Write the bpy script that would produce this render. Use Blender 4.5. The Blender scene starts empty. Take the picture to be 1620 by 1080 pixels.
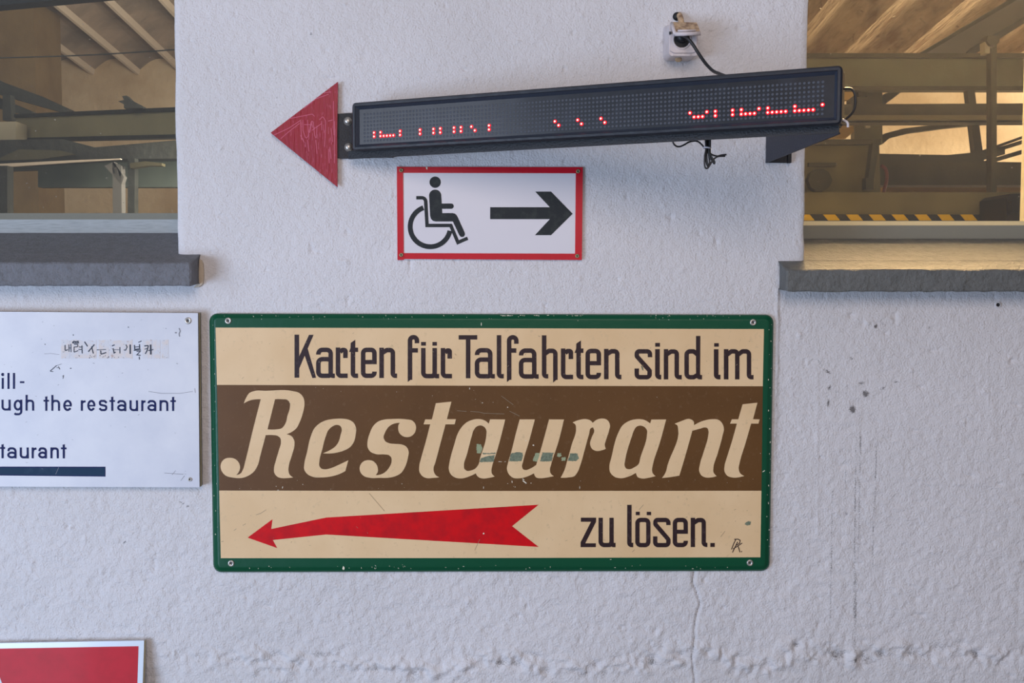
import bpy, bmesh, math, random
import numpy as np
from mathutils import Vector, Matrix
from mathutils.geometry import tessellate_polygon

random.seed(7)
rng = np.random.default_rng(11)
scene = bpy.context.scene
COL = scene.collection

# ------------------------------------------------------------------ camera
FPX = 1700.0
CAMP = Vector((0.0, -2.3, 1.7))
PITCH = math.atan(100.0 / FPX)
cam_d = bpy.data.cameras.new('camera')
cam = bpy.data.objects.new('camera', cam_d)
COL.objects.link(cam)
cam.location = CAMP
cam.rotation_euler = (math.pi / 2 - PITCH, 0, 0)
cam_d.sensor_width = 36.0
cam_d.lens = FPX / 1620.0 * 36.0
cam_d.clip_start = 0.02
scene.camera = cam

# ------------------------------------------------------------------ world, lights, exposure
def lin(c):
    c = c / 255.0
    return c / 12.92 if c <= 0.04045 else ((c + 0.055) / 1.055) ** 2.4
def rgb(r, g, b): return (lin(r), lin(g), lin(b), 1.0)

world = bpy.data.worlds.new('world'); scene.world = world
world.use_nodes = True
wn = world.node_tree.nodes; wl = world.node_tree.links
bg = wn['Background']
bg.inputs['Color'].default_value = (0.82, 0.85, 1.0, 1)
bg.inputs['Strength'].default_value = 0.24

def area(name, loc, target, size, energy, color, size_y=None, spread=None):
    l = bpy.data.lights.new(name, 'AREA')
    l.energy = energy; l.color = color; l.size = size
    if size_y: l.shape = 'RECTANGLE'; l.size_y = size_y
    if spread: l.spread = math.radians(spread)
    o = bpy.data.objects.new(name, l); COL.objects.link(o)
    o.location = loc
    o.rotation_euler = (Vector(target) - Vector(loc)).to_track_quat('-Z', 'Y').to_euler()
    return o
area('daylight_left', (-3.2, -3.5, 0.8), (-0.2, 0, 1.1), 1.9, 122, (0.56, 0.72, 1.0), 1.6)
area('sheen_fill_high_left', (-4.0, -2.7, 2.2), (-0.2, 0, 1.9), 1.5, 26, (0.74, 0.82, 1.0), 1.5)  # added source that puts a sheen on the left of the LED screen
area('warm_overhead', (0.1, -3.7, 3.0), (0.35, 0, 2.1), 2.0, 52, (1.0, 0.82, 0.72), 1.4)
area('hall_light_right', (1.15, 1.25, 3.0), (0.95, 0.0, 1.75), 0.6, 96, (1.0, 0.62, 0.31), 0.35, spread=75)
area('hall_light_right_deep', (5.0, 3.9, 2.2), (2.4, 5.2, 2.9), 1.2, 190, (1.0, 0.77, 0.52), 0.9)
area('hall_fill_right', (2.6, 1.4, 3.1), (2.6, 3.0, 1.9), 0.8, 5, (1.0, 0.76, 0.44), 0.5)
area('hall_light_left', (-0.7, 2.4, 2.3), (-3.0, 6, 3.0), 0.8, 74, (1.0, 0.84, 0.68), 0.7)
area('hall_fill_left', (-2.2, 0.9, 3.0), (-2.4, 3, 2.0), 0.6, 8, (1.0, 0.86, 0.72), 0.5)

scene.view_settings.view_transform = 'Standard'
scene.view_settings.look = 'None'
scene.view_settings.gamma = 1.0
scene.view_settings.use_curve_mapping = False
scene.view_settings.exposure = -0.06

# ------------------------------------------------------------------ helpers
Fw = Vector((0, math.cos(PITCH), -math.sin(PITCH)))
Up = Vector((0, math.sin(PITCH), math.cos(PITCH)))
Rt = Vector((1, 0, 0))
def ray(px, py):
    return Fw + Rt * ((px - 810.0) / FPX) - Up * ((py - 540.0) / FPX)
def P(px, py, Y=0.0):
    d = ray(px, py)
    return CAMP + d * ((Y - CAMP.y) / d.y)

def link(o): COL.objects.link(o); return o
def tag(o, label=None, cat=None, group=None, kind=None):
    if label: o['label'] = label
    if cat: o['category'] = cat
    if group: o['group'] = group
    if kind: o['kind'] = kind
    return o
def empty(name, loc):
    o = bpy.data.objects.new(name, None); link(o); o.location = loc
    o.empty_display_size = 0.05
    return o
def origin_of(o):
    v = Vector((0, 0, 0))
    while o is not None:
        v += Vector(o.location); o = o.parent
    return v
def mesh(name, verts, faces, mats, parent=None, smooth=False, mi=None, recalc=False):
    off = origin_of(parent) if parent else Vector((0, 0, 0))
    me = bpy.data.meshes.new(name)
    me.from_pydata([tuple(Vector(v) - off) for v in verts], [], faces)
    if not isinstance(mats, (list, tuple)): mats = [mats]
    for m in mats: me.materials.append(m)
    if mi is not None:
        me.polygons.foreach_set('material_index', mi)
    if smooth: me.polygons.foreach_set('use_smooth', [True] * len(me.polygons))
    me.update()
    if recalc:
        bm = bmesh.new(); bm.from_mesh(me); bmesh.ops.recalc_face_normals(bm, faces=bm.faces); bm.to_mesh(me); bm.free()
    o = bpy.data.objects.new(name, me); link(o)
    if parent: o.parent = parent
    return o

def box_vf(lo, hi):
    x0, y0, z0 = lo; x1, y1, z1 = hi
    v = [(x0,y0,z0),(x1,y0,z0),(x1,y1,z0),(x0,y1,z0),(x0,y0,z1),(x1,y0,z1),(x1,y1,z1),(x0,y1,z1)]
    f = [(0,3,2,1),(4,5,6,7),(0,1,5,4),(1,2,6,5),(2,3,7,6),(3,0,4,7)]
    return v, f
def box(name, lo, hi, mat, parent=None, bev=0.0, seg=2):
    v, f = box_vf(lo, hi)
    o = mesh(name, v, f, mat, parent)
    if bev: bevel(o, bev, seg)
    return o
def bevel(o, w, seg=2):
    bm = bmesh.new(); bm.from_mesh(o.data)
    bmesh.ops.bevel(bm, geom=bm.edges[:], offset=w, segments=seg, affect='EDGES', profile=0.6)
    bm.to_mesh(o.data); bm.free()
    return o
def prism(name, poly, Y, depth, mat, parent=None, bev=0.0):
    """polygon seen at picture places, standing at distance Y, thickness depth"""
    n = len(poly)
    a = sum(poly[i][0]*poly[(i+1)%n][1]-poly[(i+1)%n][0]*poly[i][1] for i in range(n))
    if a < 0: poly = poly[::-1]
    front = [P(x, y, Y) for x, y in poly]
    back = [p + Vector((0, depth, 0)) for p in front]
    faces = [tuple(range(n))[::-1], tuple(range(n, 2*n))]
    for i in range(n):
        j = (i+1) % n
        faces.append((i, j, n+j, n+i))
    o = mesh(name, front+back, faces, mat, parent, recalc=True)
    if bev: bevel(o, bev, 2)
    return o
def flat(name, polys, mapper, mat, parent=None, kind=None):
    """flat print: list of polygons (each [outer, hole, ...]) in picture coordinates, laid on a surface"""
    V = []; Fc = []
    for k, loops in enumerate(polys):
        pts = [q for lp in loops for q in lp]
        tris = tessellate_polygon([[Vector((x, -y, 0)) for x, y in lp] for lp in loops])
        b = len(V)
        V += [mapper(x, y)-Vector((0, 1.5e-6*(k % 60), 0)) for x, y in pts]
        for t in tris:
            (x1,y1),(x2,y2),(x3,y3) = pts[t[0]], pts[t[1]], pts[t[2]]
            if (x2-x1)*(y3-y1)-(x3-x1)*(y2-y1) > 0: t = (t[0], t[2], t[1])
            Fc.append(tuple(b+i for i in t))
    o = mesh(name, V, Fc, mat, parent)
    if kind: o['kind'] = kind
    return o
def tube(name, pts, r, mat, parent=None, seg=8, sub=6, caps=True):
    pts = [Vector(p) for p in pts]
    if sub > 1 and len(pts) > 2:
        out = []
        n = len(pts)
        for i in range(n-1):
            p0 = pts[max(i-1,0)]; p1 = pts[i]; p2 = pts[i+1]; p3 = pts[min(i+2,n-1)]
            for k in range(sub):
                t = k/sub
                out.append(0.5*((2*p1)+(p2-p0)*t+(2*p0-5*p1+4*p2-p3)*t*t+(3*p1-p0-3*p2+p3)*t**3))
        out.append(pts[-1]); pts = out
    V = []; Fc = []
    T = [(pts[min(i+1,len(pts)-1)]-pts[max(i-1,0)]).normalized() for i in range(len(pts))]
    nrm = T[0].orthogonal().normalized()
    for i, p in enumerate(pts):
        nrm = (nrm - T[i]*nrm.dot(T[i])).normalized()
        b = T[i].cross(nrm)
        rr = r[i] if isinstance(r, list) else r
        for k in range(seg):
            a = 2*math.pi*k/seg
            V.append(p + (nrm*math.cos(a)+b*math.sin(a))*rr)
    for i in range(len(pts)-1):
        for k in range(seg):
            k2 = (k+1) % seg
            Fc.append((i*seg+k, i*seg+k2, (i+1)*seg+k2, (i+1)*seg+k))
    if caps:
        Fc.append(tuple(range(seg))[::-1]); Fc.append(tuple((len(pts)-1)*seg+k for k in range(seg)))
    return mesh(name, V, Fc, mat, parent, smooth=True)
def lathe(name, c, axis, prof, mat, parent=None, seg=24, mi=None, smooth=True):
    """prof: list (radius, height along axis)"""
    c = Vector(c); ax = Vector(axis).normalized()
    a = ax.orthogonal().normalized(); b = ax.cross(a)
    V = []; Fc = []; M = []
    for r, h in prof:
        for k in range(seg):
            t = 2*math.pi*k/seg
            V.append(c + ax*h + (a*math.cos(t)+b*math.sin(t))*r)
    for i in range(len(prof)-1):
        for k in range(seg):
            k2 = (k+1) % seg
            Fc.append((i*seg+k, i*seg+k2, (i+1)*seg+k2, (i+1)*seg+k)); M.append(mi[i] if mi else 0)
    Fc.append(tuple((len(prof)-1)*seg+k for k in range(seg))); M.append(mi[-1] if mi else 0)
    return mesh(name, V, Fc, mat, parent, smooth=smooth, mi=M)

# ------------------------------------------------------------------ materials
def mat(name, col, rough=0.6, metal=0.0, bump=None, vary=None, coat=0.0, emis=None, spec=0.5, coat_rough=0.1):
    """bump = [(scale, distance), ...]; vary = (scale, colour2, low, high)"""
    m = bpy.data.materials.new(name); m.use_nodes = True
    nt = m.node_tree; n = nt.nodes; l = nt.links
    b = n['Principled BSDF']
    b.inputs['Base Color'].default_value = col
    b.inputs['Roughness'].default_value = rough
    b.inputs['Metallic'].default_value = metal
    b.inputs['Coat Weight'].default_value = coat
    b.inputs['Coat Roughness'].default_value = coat_rough
    b.inputs['Specular IOR Level'].default_value = spec
    tc = n.new('ShaderNodeTexCoord')
    if vary:
        for vv in (vary if isinstance(vary, list) else [vary]):
            sc, c2, lo, hi = vv[:4]
            nz = n.new('ShaderNodeTexNoise'); nz.inputs['Scale'].default_value = sc
            nz.inputs['Detail'].default_value = 6; nz.inputs['Roughness'].default_value = 0.6
            if len(vv) > 4:
                mp = n.new('ShaderNodeMapping'); mp.inputs['Scale'].default_value = vv[4]
                l.new(tc.outputs['Object'], mp.inputs['Vector']); l.new(mp.outputs[0], nz.inputs['Vector'])
            else:
                l.new(tc.outputs['Object'], nz.inputs['Vector'])
            mr = n.new('ShaderNodeMapRange'); mr.inputs['From Min'].default_value = lo; mr.inputs['From Max'].default_value = hi
            l.new(nz.outputs['Fac'], mr.inputs['Value'])
            mx = n.new('ShaderNodeMix'); mx.data_type = 'RGBA'
            prev = b.inputs['Base Color'].links[0].from_socket if b.inputs['Base Color'].is_linked else None
            if prev: l.new(prev, mx.inputs['A'])
            else: mx.inputs['A'].default_value = col
            mx.inputs['B'].default_value = c2
            l.new(mr.outputs[0], mx.inputs['Factor']); l.new(mx.outputs['Result'], b.inputs['Base Color'])
    if bump:
        last = None
        for bb in bump:
            sc, dist = bb[:2]
            nz = n.new('ShaderNodeTexNoise'); nz.inputs['Scale'].default_value = sc
            nz.inputs['Detail'].default_value = 5
            if len(bb) > 2:
                mp = n.new('ShaderNodeMapping'); mp.inputs['Scale'].default_value = bb[2]
                l.new(tc.outputs['Object'], mp.inputs['Vector']); l.new(mp.outputs[0], nz.inputs['Vector'])
            else:
                l.new(tc.outputs['Object'], nz.inputs['Vector'])
            bp = n.new('ShaderNodeBump'); bp.inputs['Distance'].default_value = dist
            l.new(nz.outputs['Fac'], bp.inputs['Height'])
            if last: l.new(last, bp.inputs['Normal'])
            last = bp.outputs['Normal']
        l.new(last, b.inputs['Normal'])
    if emis:
        b.inputs['Emission Color'].default_value = emis[0]
        b.inputs['Emission Strength'].default_value = emis[1]
    return m

M_wall = mat('white_painted_plaster', rgb(226, 224, 226), 0.62, bump=[(75, 0.0027), (260, 0.0026)],
             vary=[(1.6, rgb(214, 212, 213), .35, .7)], spec=0.35)
def wall_stain_dark_nodes():
    nt = M_wall.node_tree; n = nt.nodes; l = nt.links; b = n['Principled BSDF']
    at = n.new('ShaderNodeAttribute'); at.attribute_name = 'stain_and_dark'
    prev = b.inputs['Base Color'].links[0].from_socket
    mx = n.new('ShaderNodeMix'); mx.data_type = 'RGBA'
    l.new(prev, mx.inputs['A']); mx.inputs['B'].default_value = rgb(84, 80, 78)
    tc = n.new('ShaderNodeTexCoord'); nz = n.new('ShaderNodeTexNoise'); nz.inputs['Scale'].default_value = 420; nz.inputs['Detail'].default_value = 3
    l.new(tc.outputs['Object'], nz.inputs['Vector'])
    m1 = n.new('ShaderNodeMath'); m1.operation = 'MULTIPLY_ADD'; m1.inputs[1].default_value = 0.95; m1.inputs[2].default_value = -0.66
    l.new(at.outputs['Fac'], m1.inputs[0])
    m2 = n.new('ShaderNodeMath'); m2.operation = 'ADD'; l.new(m1.outputs[0], m2.inputs[0]); l.new(nz.outputs['Fac'], m2.inputs[1])
    m3 = n.new('ShaderNodeMath'); m3.operation = 'MULTIPLY'; m3.use_clamp = True; m3.inputs[1].default_value = 2.6; l.new(m2.outputs[0], m3.inputs[0])
    m4 = n.new('ShaderNodeMath'); m4.operation = 'MULTIPLY'; m4.inputs[1].default_value = 0.85; l.new(m3.outputs[0], m4.inputs[0])
    l.new(m4.outputs[0], mx.inputs['Factor']); l.new(mx.outputs['Result'], b.inputs['Base Color'])
wall_stain_dark_nodes()
M_sill_l = mat('grey_painted_concrete', rgb(118, 120, 126), 0.7, bump=[(30, 0.006), (130, 0.004), (400, 0.0015)], vary=[(60, rgb(104, 106, 110), .4, .7), (260, rgb(190, 190, 190), .745, .76)])
M_sill_r = mat('greenish_grey_concrete', rgb(108, 110, 108), 0.7, bump=[(30, 0.006), (130, 0.004), (400, 0.0015)], vary=[(60, rgb(96, 98, 96), .4, .7), (230, rgb(50, 50, 48), .735, .75)])
M_tan = mat('bare_cement_edge', rgb(205, 190, 170), 0.9, bump=[(200, 0.002)])
M_frame = mat('grey_window_paint', rgb(168, 176, 178), 0.5, bump=[(40, 0.0015)], vary=(25, rgb(150, 158, 160), .45, .65, (1, 12, 12)))
M_frame_r = mat('grey_window_paint_right', rgb(140, 138, 124), 0.55, bump=[(40, 0.0015)])
M_bead = mat('dusty_glazing_bead', rgb(140, 142, 132), 0.7, bump=[(150, 0.001)])
M_bead_r = mat('lit_cream_bead', rgb(215, 205, 170), 0.7, bump=[(150, 0.001)])  # bright cream holds the light from inside the hall in its colour
M_green = mat('green_enamel', rgb(0, 78, 50), 0.34, coat=0.12, spec=0.35, bump=[(30, 0.0008)], vary=(9, rgb(0, 78, 50), .4, .65))
M_cream = mat('cream_enamel', rgb(238, 206, 160), 0.42, coat=0.1, spec=0.4, coat_rough=0.25, bump=[(12, 0.0006)], vary=[(5, rgb(230, 196, 148), .4, .65), (90, rgb(220, 190, 146), .6, .72)])
M_brown = mat('brown_enamel', rgb(104, 70, 34), 0.45, coat=0.05, coat_rough=0.25, spec=0.3, bump=[(12, 0.0006)], vary=[(5, rgb(96, 64, 30), .4, .65), (110, rgb(112, 82, 52), .58, .74)])
M_dark = mat('dark_lettering', rgb(46, 28, 32), 0.42, spec=0.35, coat=0.1, coat_rough=0.25, vary=(80, rgb(66, 50, 52), .55, .7))
M_red = mat('red_enamel', rgb(216, 0, 14), 0.5, spec=0.25, coat=0.03, coat_rough=0.25, vary=(40, rgb(188, 4, 20), .4, .7))
M_white = mat('white_chip', rgb(235, 228, 205), 0.6)
M_chipg = mat('bared_green_primer', rgb(124, 134, 110), 0.7, vary=(220, rgb(100, 112, 92), .45, .6))
M_chipl = mat('pale_green_primer', rgb(160, 170, 132), 0.7, vary=(300, rgb(142, 152, 118), .45, .6))
M_hair = mat('scratch_grey', rgb(150, 135, 112), 0.6)
M_tin = mat('sheet_metal_edge', rgb(190, 186, 170), 0.5, metal=0.3, bump=[(120, .001)])
M_screw = mat('galvanised_screw', rgb(196, 192, 184), 0.35, metal=0.7)
M_black = mat('black_recess', rgb(22, 22, 24), 0.6)
M_signw = mat('white_sign_face', rgb(222, 224, 230), 0.5, coat=0.08, coat_rough=0.3, bump=[(8, 0.0006)], vary=(7, rgb(210, 213, 222), .4, .65))
M_navy = mat('navy_lettering', rgb(4, 18, 78), 0.6, spec=0.25, vary=(60, rgb(16, 34, 88), .5, .7))
M_teal = mat('dark_teal_bar', rgb(14, 50, 78), 0.6, spec=0.25, vary=(22, rgb(40, 66, 90), .48, .72))
M_residue = mat('pinkish_glue_residue', rgb(222, 214, 210), 0.7, vary=[(60, rgb(216, 218, 224), .40, .56), (120, rgb(196, 172, 160), .6, .72)])
M_ink = mat('ink_marks', rgb(38, 48, 66), 0.6)
M_faint = mat('faint_marks', rgb(140, 142, 150), 0.7)
M_edge_dark = mat('dark_board_edge', rgb(52, 56, 66), 0.7, bump=[(90, .002)])
M_edge_tan = mat('tan_board_edge', rgb(190, 176, 140), 0.7, bump=[(90, .002)])
M_redtape = mat('red_tape', rgb(202, 4, 36), 0.42, spec=0.35, coat=0.06, bump=[(14, 0.0006)], vary=(12, rgb(192, 8, 36), .4, .7))
M_wsign = mat('white_pictogram_sign', rgb(222, 220, 226), 0.4, coat=0.15, bump=[(10, 0.0005)])
M_pict = mat('near_black_print', rgb(36, 42, 46), 0.6, spec=0.3, vary=(60, rgb(50, 56, 56), .5, .7))
M_arrowred = mat('brushed_red_paint', rgb(158, 12, 40), 0.38, coat=0.15, coat_rough=0.15, spec=0.4, bump=[(40, .004, (4, 1, .5))],
                 vary=[(10, rgb(150, 18, 46), .4, .65), (60, rgb(196, 84, 112), .58, .78, (3, 1, 1))])
M_scrib = mat('pale_scratches', rgb(200, 92, 120), 0.5)
M_case = mat('black_plastic_case', rgb(24, 29, 38), 0.36, spec=0.5, bump=[(90, 0.0006)], vary=(50, rgb(30, 36, 46), .5, .7))
M_caseside = mat('smooth_bezel_bevel', rgb(50, 58, 72), 0.5, spec=0.6, bump=[(400, 0.0008)])
M_screen = mat('dark_screen_filter', rgb(14, 17, 24), 0.32, spec=0.5, coat=0.3, coat_rough=0.13, vary=(30, rgb(27, 31, 40), .45, .65))
M_off = mat('unlit_diode', rgb(70, 76, 86), 0.45)
M_bracket = mat('black_painted_steel', rgb(14, 17, 24), 0.5, bump=[(300, 0.0012)], vary=(140, rgb(26, 30, 38), .58, .72))
M_gusset = mat('blueblack_steel', rgb(40, 45, 58), 0.5, bump=[(300, 0.0012)], spec=0.35, vary=(160, rgb(66, 72, 84), .6, .72))
M_cable = mat('black_cable', rgb(24, 26, 30), 0.45)
M_zip = mat('white_cable_tie', rgb(210, 208, 216), 0.4)
M_socket = mat('aged_white_plastic', rgb(212, 204, 206), 0.42, bump=[(60, 0.0008)], vary=(30, rgb(196, 186, 184), .5, .7))
M_lid = mat('grimy_lid', rgb(206, 178, 142), 0.6, bump=[(120, 0.001)], vary=(70, rgb(136, 108, 84), .42, .62))
M_led_core = mat('led_core', rgb(255, 190, 180), 0.5, emis=((1.0, 0.45, 0.38, 1), 2.6))
M_led_rim = mat('led_rim', rgb(230, 0, 10), 0.5, emis=((1.0, 0.0, 0.02, 1), 1.0))
M_hall = mat('hall_plaster', rgb(214, 196, 172), 0.9, bump=[(20, .01)], vary=(1.2, rgb(180, 158, 130), .4, .65))
M_hallc = mat('hall_concrete', rgb(164, 148, 136), 0.9, bump=[(9, .02)], vary=(2.0, rgb(124, 114, 106), .4, .62))
M_hallr = mat('hall_boarded_concrete', rgb(180, 158, 132), 0.9, bump=[(6, .03, (6, .6, 6))], vary=[(3.2, rgb(128, 100, 72), .42, .62, (2.4, .5, 1)), (14, rgb(110, 84, 60), .62, .72)])
M_rib = mat('pale_rib_highlight', rgb(216, 204, 194), 0.8)  # pale tone paints the highlights along the narrow ceiling ribs
M_olive = mat('olive_painted_steel', rgb(124, 126, 98), 0.55, bump=[(14, .004)], vary=(3, rgb(112, 108, 82), .4, .65))
M_beamg = mat('grey_green_steel', rgb(172, 168, 138), 0.6, bump=[(14, .004)], vary=(3, rgb(156, 152, 124), .4, .65))
M_postg = mat('grey_violet_steel', rgb(104, 104, 106), 0.6)
M_olived = mat('dull_olive_steel', rgb(80, 77, 58), 0.6, bump=[(14, .004)], vary=(6, rgb(66, 62, 46), .4, .65))
M_steeld = mat('dark_greasy_steel', rgb(50, 54, 54), 0.6, bump=[(20, .006)], vary=(9, rgb(36, 38, 38), .4, .65))
M_blackm = mat('black_machine', rgb(24, 24, 24), 0.5)
M_brownp = mat('brown_pillar', rgb(132, 112, 80), 0.85, bump=[(10, .01)], vary=(4, rgb(118, 98, 68), .4, .65))
M_navyd = mat('near_black_duct', rgb(24, 30, 42), 0.6)
M_pale = mat('pale_box', rgb(190, 184, 166), 0.7)
M_ochre = mat('ochre_painted_panel', rgb(232, 196, 120), 0.8, vary=(3, rgb(214, 176, 104), .4, .65))
M_yel = mat('yellow_tape', rgb(226, 186, 20), 0.5)
M_blk = mat('black_tape', rgb(44, 46, 50), 0.5)
M_floor = mat('concrete_floor', rgb(128, 124, 118), 0.85, bump=[(30, .004)], vary=(3, rgb(108, 104, 100), .4, .65))
M_redwire = mat('dark_red_hose', rgb(110, 50, 40), 0.6)

def glass_mat():
    m = bpy.data.materials.new('window_glass'); m.use_nodes = True
    nt = m.node_tree; n = nt.nodes; l = nt.links
    n.remove(n['Principled BSDF'])
    out = n['Material Output']
    tr = n.new('ShaderNodeBsdfTransparent'); tr.inputs['Color'].default_value = (0.90, 0.92, 0.88, 1)
    gl = n.new('ShaderNodeBsdfGlossy'); gl.inputs['Roughness'].default_value = 0.03; gl.inputs['Color'].default_value = (.9, .95, 1, 1)
    fr = n.new('ShaderNodeFresnel'); fr.inputs['IOR'].default_value = 1.45
    mx = n.new('ShaderNodeMixShader'); l.new(fr.outputs[0], mx.inputs[0]); l.new(tr.outputs[0], mx.inputs[1]); l.new(gl.outputs[0], mx.inputs[2])
    # dust film and specks on the pane
    df = n.new('ShaderNodeBsdfDiffuse'); df.inputs['Color'].default_value = rgb(190, 185, 175)
    tc = n.new('ShaderNodeTexCoord'); nz = n.new('ShaderNodeTexNoise'); nz.inputs['Scale'].default_value = 130; nz.inputs['Detail'].default_value = 2
    l.new(tc.outputs['Object'], nz.inputs['Vector'])
    mr = n.new('ShaderNodeMapRange'); mr.inputs['From Min'].default_value = .735; mr.inputs['From Max'].default_value = .80
    mr.inputs['To Min'].default_value = 0.045; mr.inputs['To Max'].default_value = 0.6
    l.new(nz.outputs['Fac'], mr.inputs['Value'])
    m2 = n.new('ShaderNodeMixShader'); l.new(mr.outputs[0], m2.inputs[0]); l.new(mx.outputs[0], m2.inputs[1]); l.new(df.outputs[0], m2.inputs[2])
    l.new(m2.outputs[0], out.inputs['Surface'])
    return m
M_glass = glass_mat()

# ------------------------------------------------------------------ front wall with two openings
def vnoise(x, z, scale, seed):
    """smooth value noise, numpy"""
    r = np.random.default_rng(seed).random((256, 256))
    u = x*scale + 1000.3; w = z*scale + 1000.7
    i = np.floor(u).astype(int); j = np.floor(w).astype(int)
    fu = u-i; fw = w-j
    fu = fu*fu*(3-2*fu); fw = fw*fw*(3-2*fw)
    i0 = i % 256; i1 = (i+1) % 256; j0 = j % 256; j1 = (j+1) % 256
    return (r[i0,j0]*(1-fu)+r[i1,j0]*fu)*(1-fw)+(r[i0,j1]*(1-fu)+r[i1,j1]*fu)*fw

XL = P(279, 200).x      # right edge of the left opening
XR = P(1276, 200).x     # left edge of the right opening
ZL = P(282, 420).z      # lower edge of the openings (hidden inside the sill slabs)
ZR = P(1271, 432).z
ZTOP = 2.62
XLO = -2.2; XRO = 2.3   # far jambs, out of frame
def build_wall():
    step = 0.0031
    xin = np.arange(-1.22, 1.2201, step); zin = np.arange(0.78, 2.36, step)
    def insert(a, vals):
        for v in vals:
            a[np.argmin(np.abs(a-v))] = v
        return a
    xin = insert(xin, [XL, XR]); zin = insert(zin, [ZL, ZR])
    xs = np.concatenate([[-4.0, -3.0, XLO, -1.7, -1.4], xin, [1.4, 1.8, XRO, 3.2, 4.0]])
    zs = np.concatenate([[0, .3, .6, .72], zin, [2.45, ZTOP, 3.0, 3.6, 4.2]])
    X, Z = np.meshgrid(xs, zs, indexing='ij')
    # picture coordinates of each point of the wall
    Xp = X; Zc = Z-CAMP.z
    dep = 2.3*Fw.y + Zc*Fw.z
    px = 810+FPX*X/dep; py = 540-FPX*(2.3*Up.y+Zc*Up.z)/dep
    n1 = vnoise(X, Z, 6, 1); n2 = vnoise(X, Z, 28, 2); n3 = vnoise(X, Z, 75, 3); n4 = vnoise(X, Z, 170, 4); n5 = vnoise(X, Z, 14, 5)
    rough = 0.6+0.9*np.clip((py-450)/500, 0, 1)
    h = 0.003*(n1-.5) + rough*(0.0016*(n2-.5)+0.0015*(n3-.5)+0.0011*(n4-.5))
    # pits and pimples
    pit = vnoise(X, Z, 52, 9); h -= 0.004*np.clip((pit-.93)/.07, 0, 1); h += 0.003*np.clip((.05-pit)/.05, 0, 1)
    # ragged plaster ledge low on the wall
    ledge = 1044 + 16*(vnoise(X, Z*.3, 9, 21)-.5)*2 + 9*(vnoise(X, Z, 30, 22)-.5)*2
    d = (py-ledge)/16.0
    amp = np.clip(1.15-np.abs(vnoise(X, Z*0, 4, 23)-.45)*1.2, .3, 1)*np.clip((px-180)/240, 0.15, 1)
    h += np.exp(-d*d)*amp*(0.013*(vnoise(X, Z, 48, 24)-.42)+0.009*(vnoise(X, Z, 100, 25)-.5))
    # crack below the big sign
    cx = 1099+np.interp(py, [900, 921, 935, 955, 975, 993, 1010, 1040, 1080], [0, -3, 3, 9, 3, 0, 0, -4, 1])
    dc = px-cx
    m = (py > 900)
    h = h+np.where(m, -0.0055*np.exp(-(dc/1.8)**2)+0.0018*np.clip(dc/4, 0, 1)*np.exp(-np.clip(dc, 0, 99)/30.), 0)
    # vertical plaster edge right of the big sign
    ex = 1229+2.0*(vnoise(X*0, Z, 40, 31)-.5)*2+np.interp(py, [440, 520, 640, 900], [1, 1, -2, -4])
    dd = px-ex
    h += np.where(py > 455, 0.0026*np.exp(-(dd/2.6)**2)-0.0022*np.clip(dd/3, 0, 1)*np.exp(-np.clip(dd, 0, 99)/45.), 0)*np.clip(1-(py-560)/260, .12, 1)
    # fine hairline ridges
    for (hx, y0, y1) in ((1293, 590, 840), (1563, 560, 650)):
        h += np.where((py > y0) & (py < y1), 0.0012*np.exp(-((px-hx)/1.6)**2), 0)
    for (bx, by, rad, a) in ((1265,530,4,.004),(1366,512,4,-.004),(1371,511,4,.004),(1250,600,3,.004),(1557,620,3,.004),(1442,586,2.5,.004),
                             (860,350,3,0.0),(350,235,3,.003),(1038,999,4,-.005),(1043,1000,4,.004),(983,993,3,-.004),(108,833,3,-.006),(112,834,3,.005),
                             (1144,961,2.5,-.006),(1492,872,2,-.005),(740,950,4,.004),(1170,45,4,-.004),(1183,46,4,.003),(455,110,2,-.003)):
        h += a*np.exp(-(((px-bx)/rad)**2+((py-by)/rad)**2))
    fr = np.clip((1.25-np.abs(X))/.05, 0, 1)
    Y = -h*fr
    # wavy arrises of the openings
    iL = int(np.argmin(np.abs(xs-XL))); iR = int(np.argmin(np.abs(xs-XR)))
    jL = int(np.argmin(np.abs(zs-ZL))); jR = int(np.argmin(np.abs(zs-ZR)))
    jT = int(np.argmin(np.abs(zs-ZTOP))); iLO = int(np.argmin(np.abs(xs-XLO))); iRO = int(np.argmin(np.abs(xs-XRO)))
    for (i0, sgn, sd) in ((iL, 1, 41), (iR, -1, 42)):
        for k in range(0, 5):
            i = i0+sgn*k
            w = 1-k/5
            j0 = jL if sgn > 0 else jR
            X[i, j0:] += (w*(0.0035*(vnoise(Z[i]*0, Z[i], 24, sd)-.5)+0.005*(vnoise(Z[i]*0, Z[i], 7, sd+5)-.5)))[j0:]
            Y[i, j0:] += w*w*0.004
    # stains, plus a darker crack line and darker ledge hollows
    st = np.zeros_like(X)
    nz = vnoise(X, Z, 160, 51); nzb = vnoise(X, Z, 60, 52)
    def drip(xa, ya, xb, yb, wd, a):
        t = np.clip((py-ya)/(yb-ya), 0, 1)
        cx = xa+(xb-xa)*t
        return np.where((py > ya) & (py < yb), a*np.exp(-((px-cx)/wd)**2)*(0.35+1.1*np.clip(nz*.5+nzb*.6-.1, 0, 1))*np.sin(math.pi*np.clip(t, .04, .96))**.4, 0)
    for q in ((1319,715,1313,1032,1.3,.50),(1337,700,1338,815,1.2,.35),(1355,690,1350,1045,1.3,.52),(1361,690,1357,900,1.3,.5),(1356,900,1353,1050,1.5,.42),
              (1387,690,1380,905,1.3,.5),(1291,690,1289,830,1.0,.25),(1327,610,1327,700,1.2,.2),(1360,640,1362,720,1.0,.3),(1345,600,1352,690,1.0,.15)):
        st += drip(*q)
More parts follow.
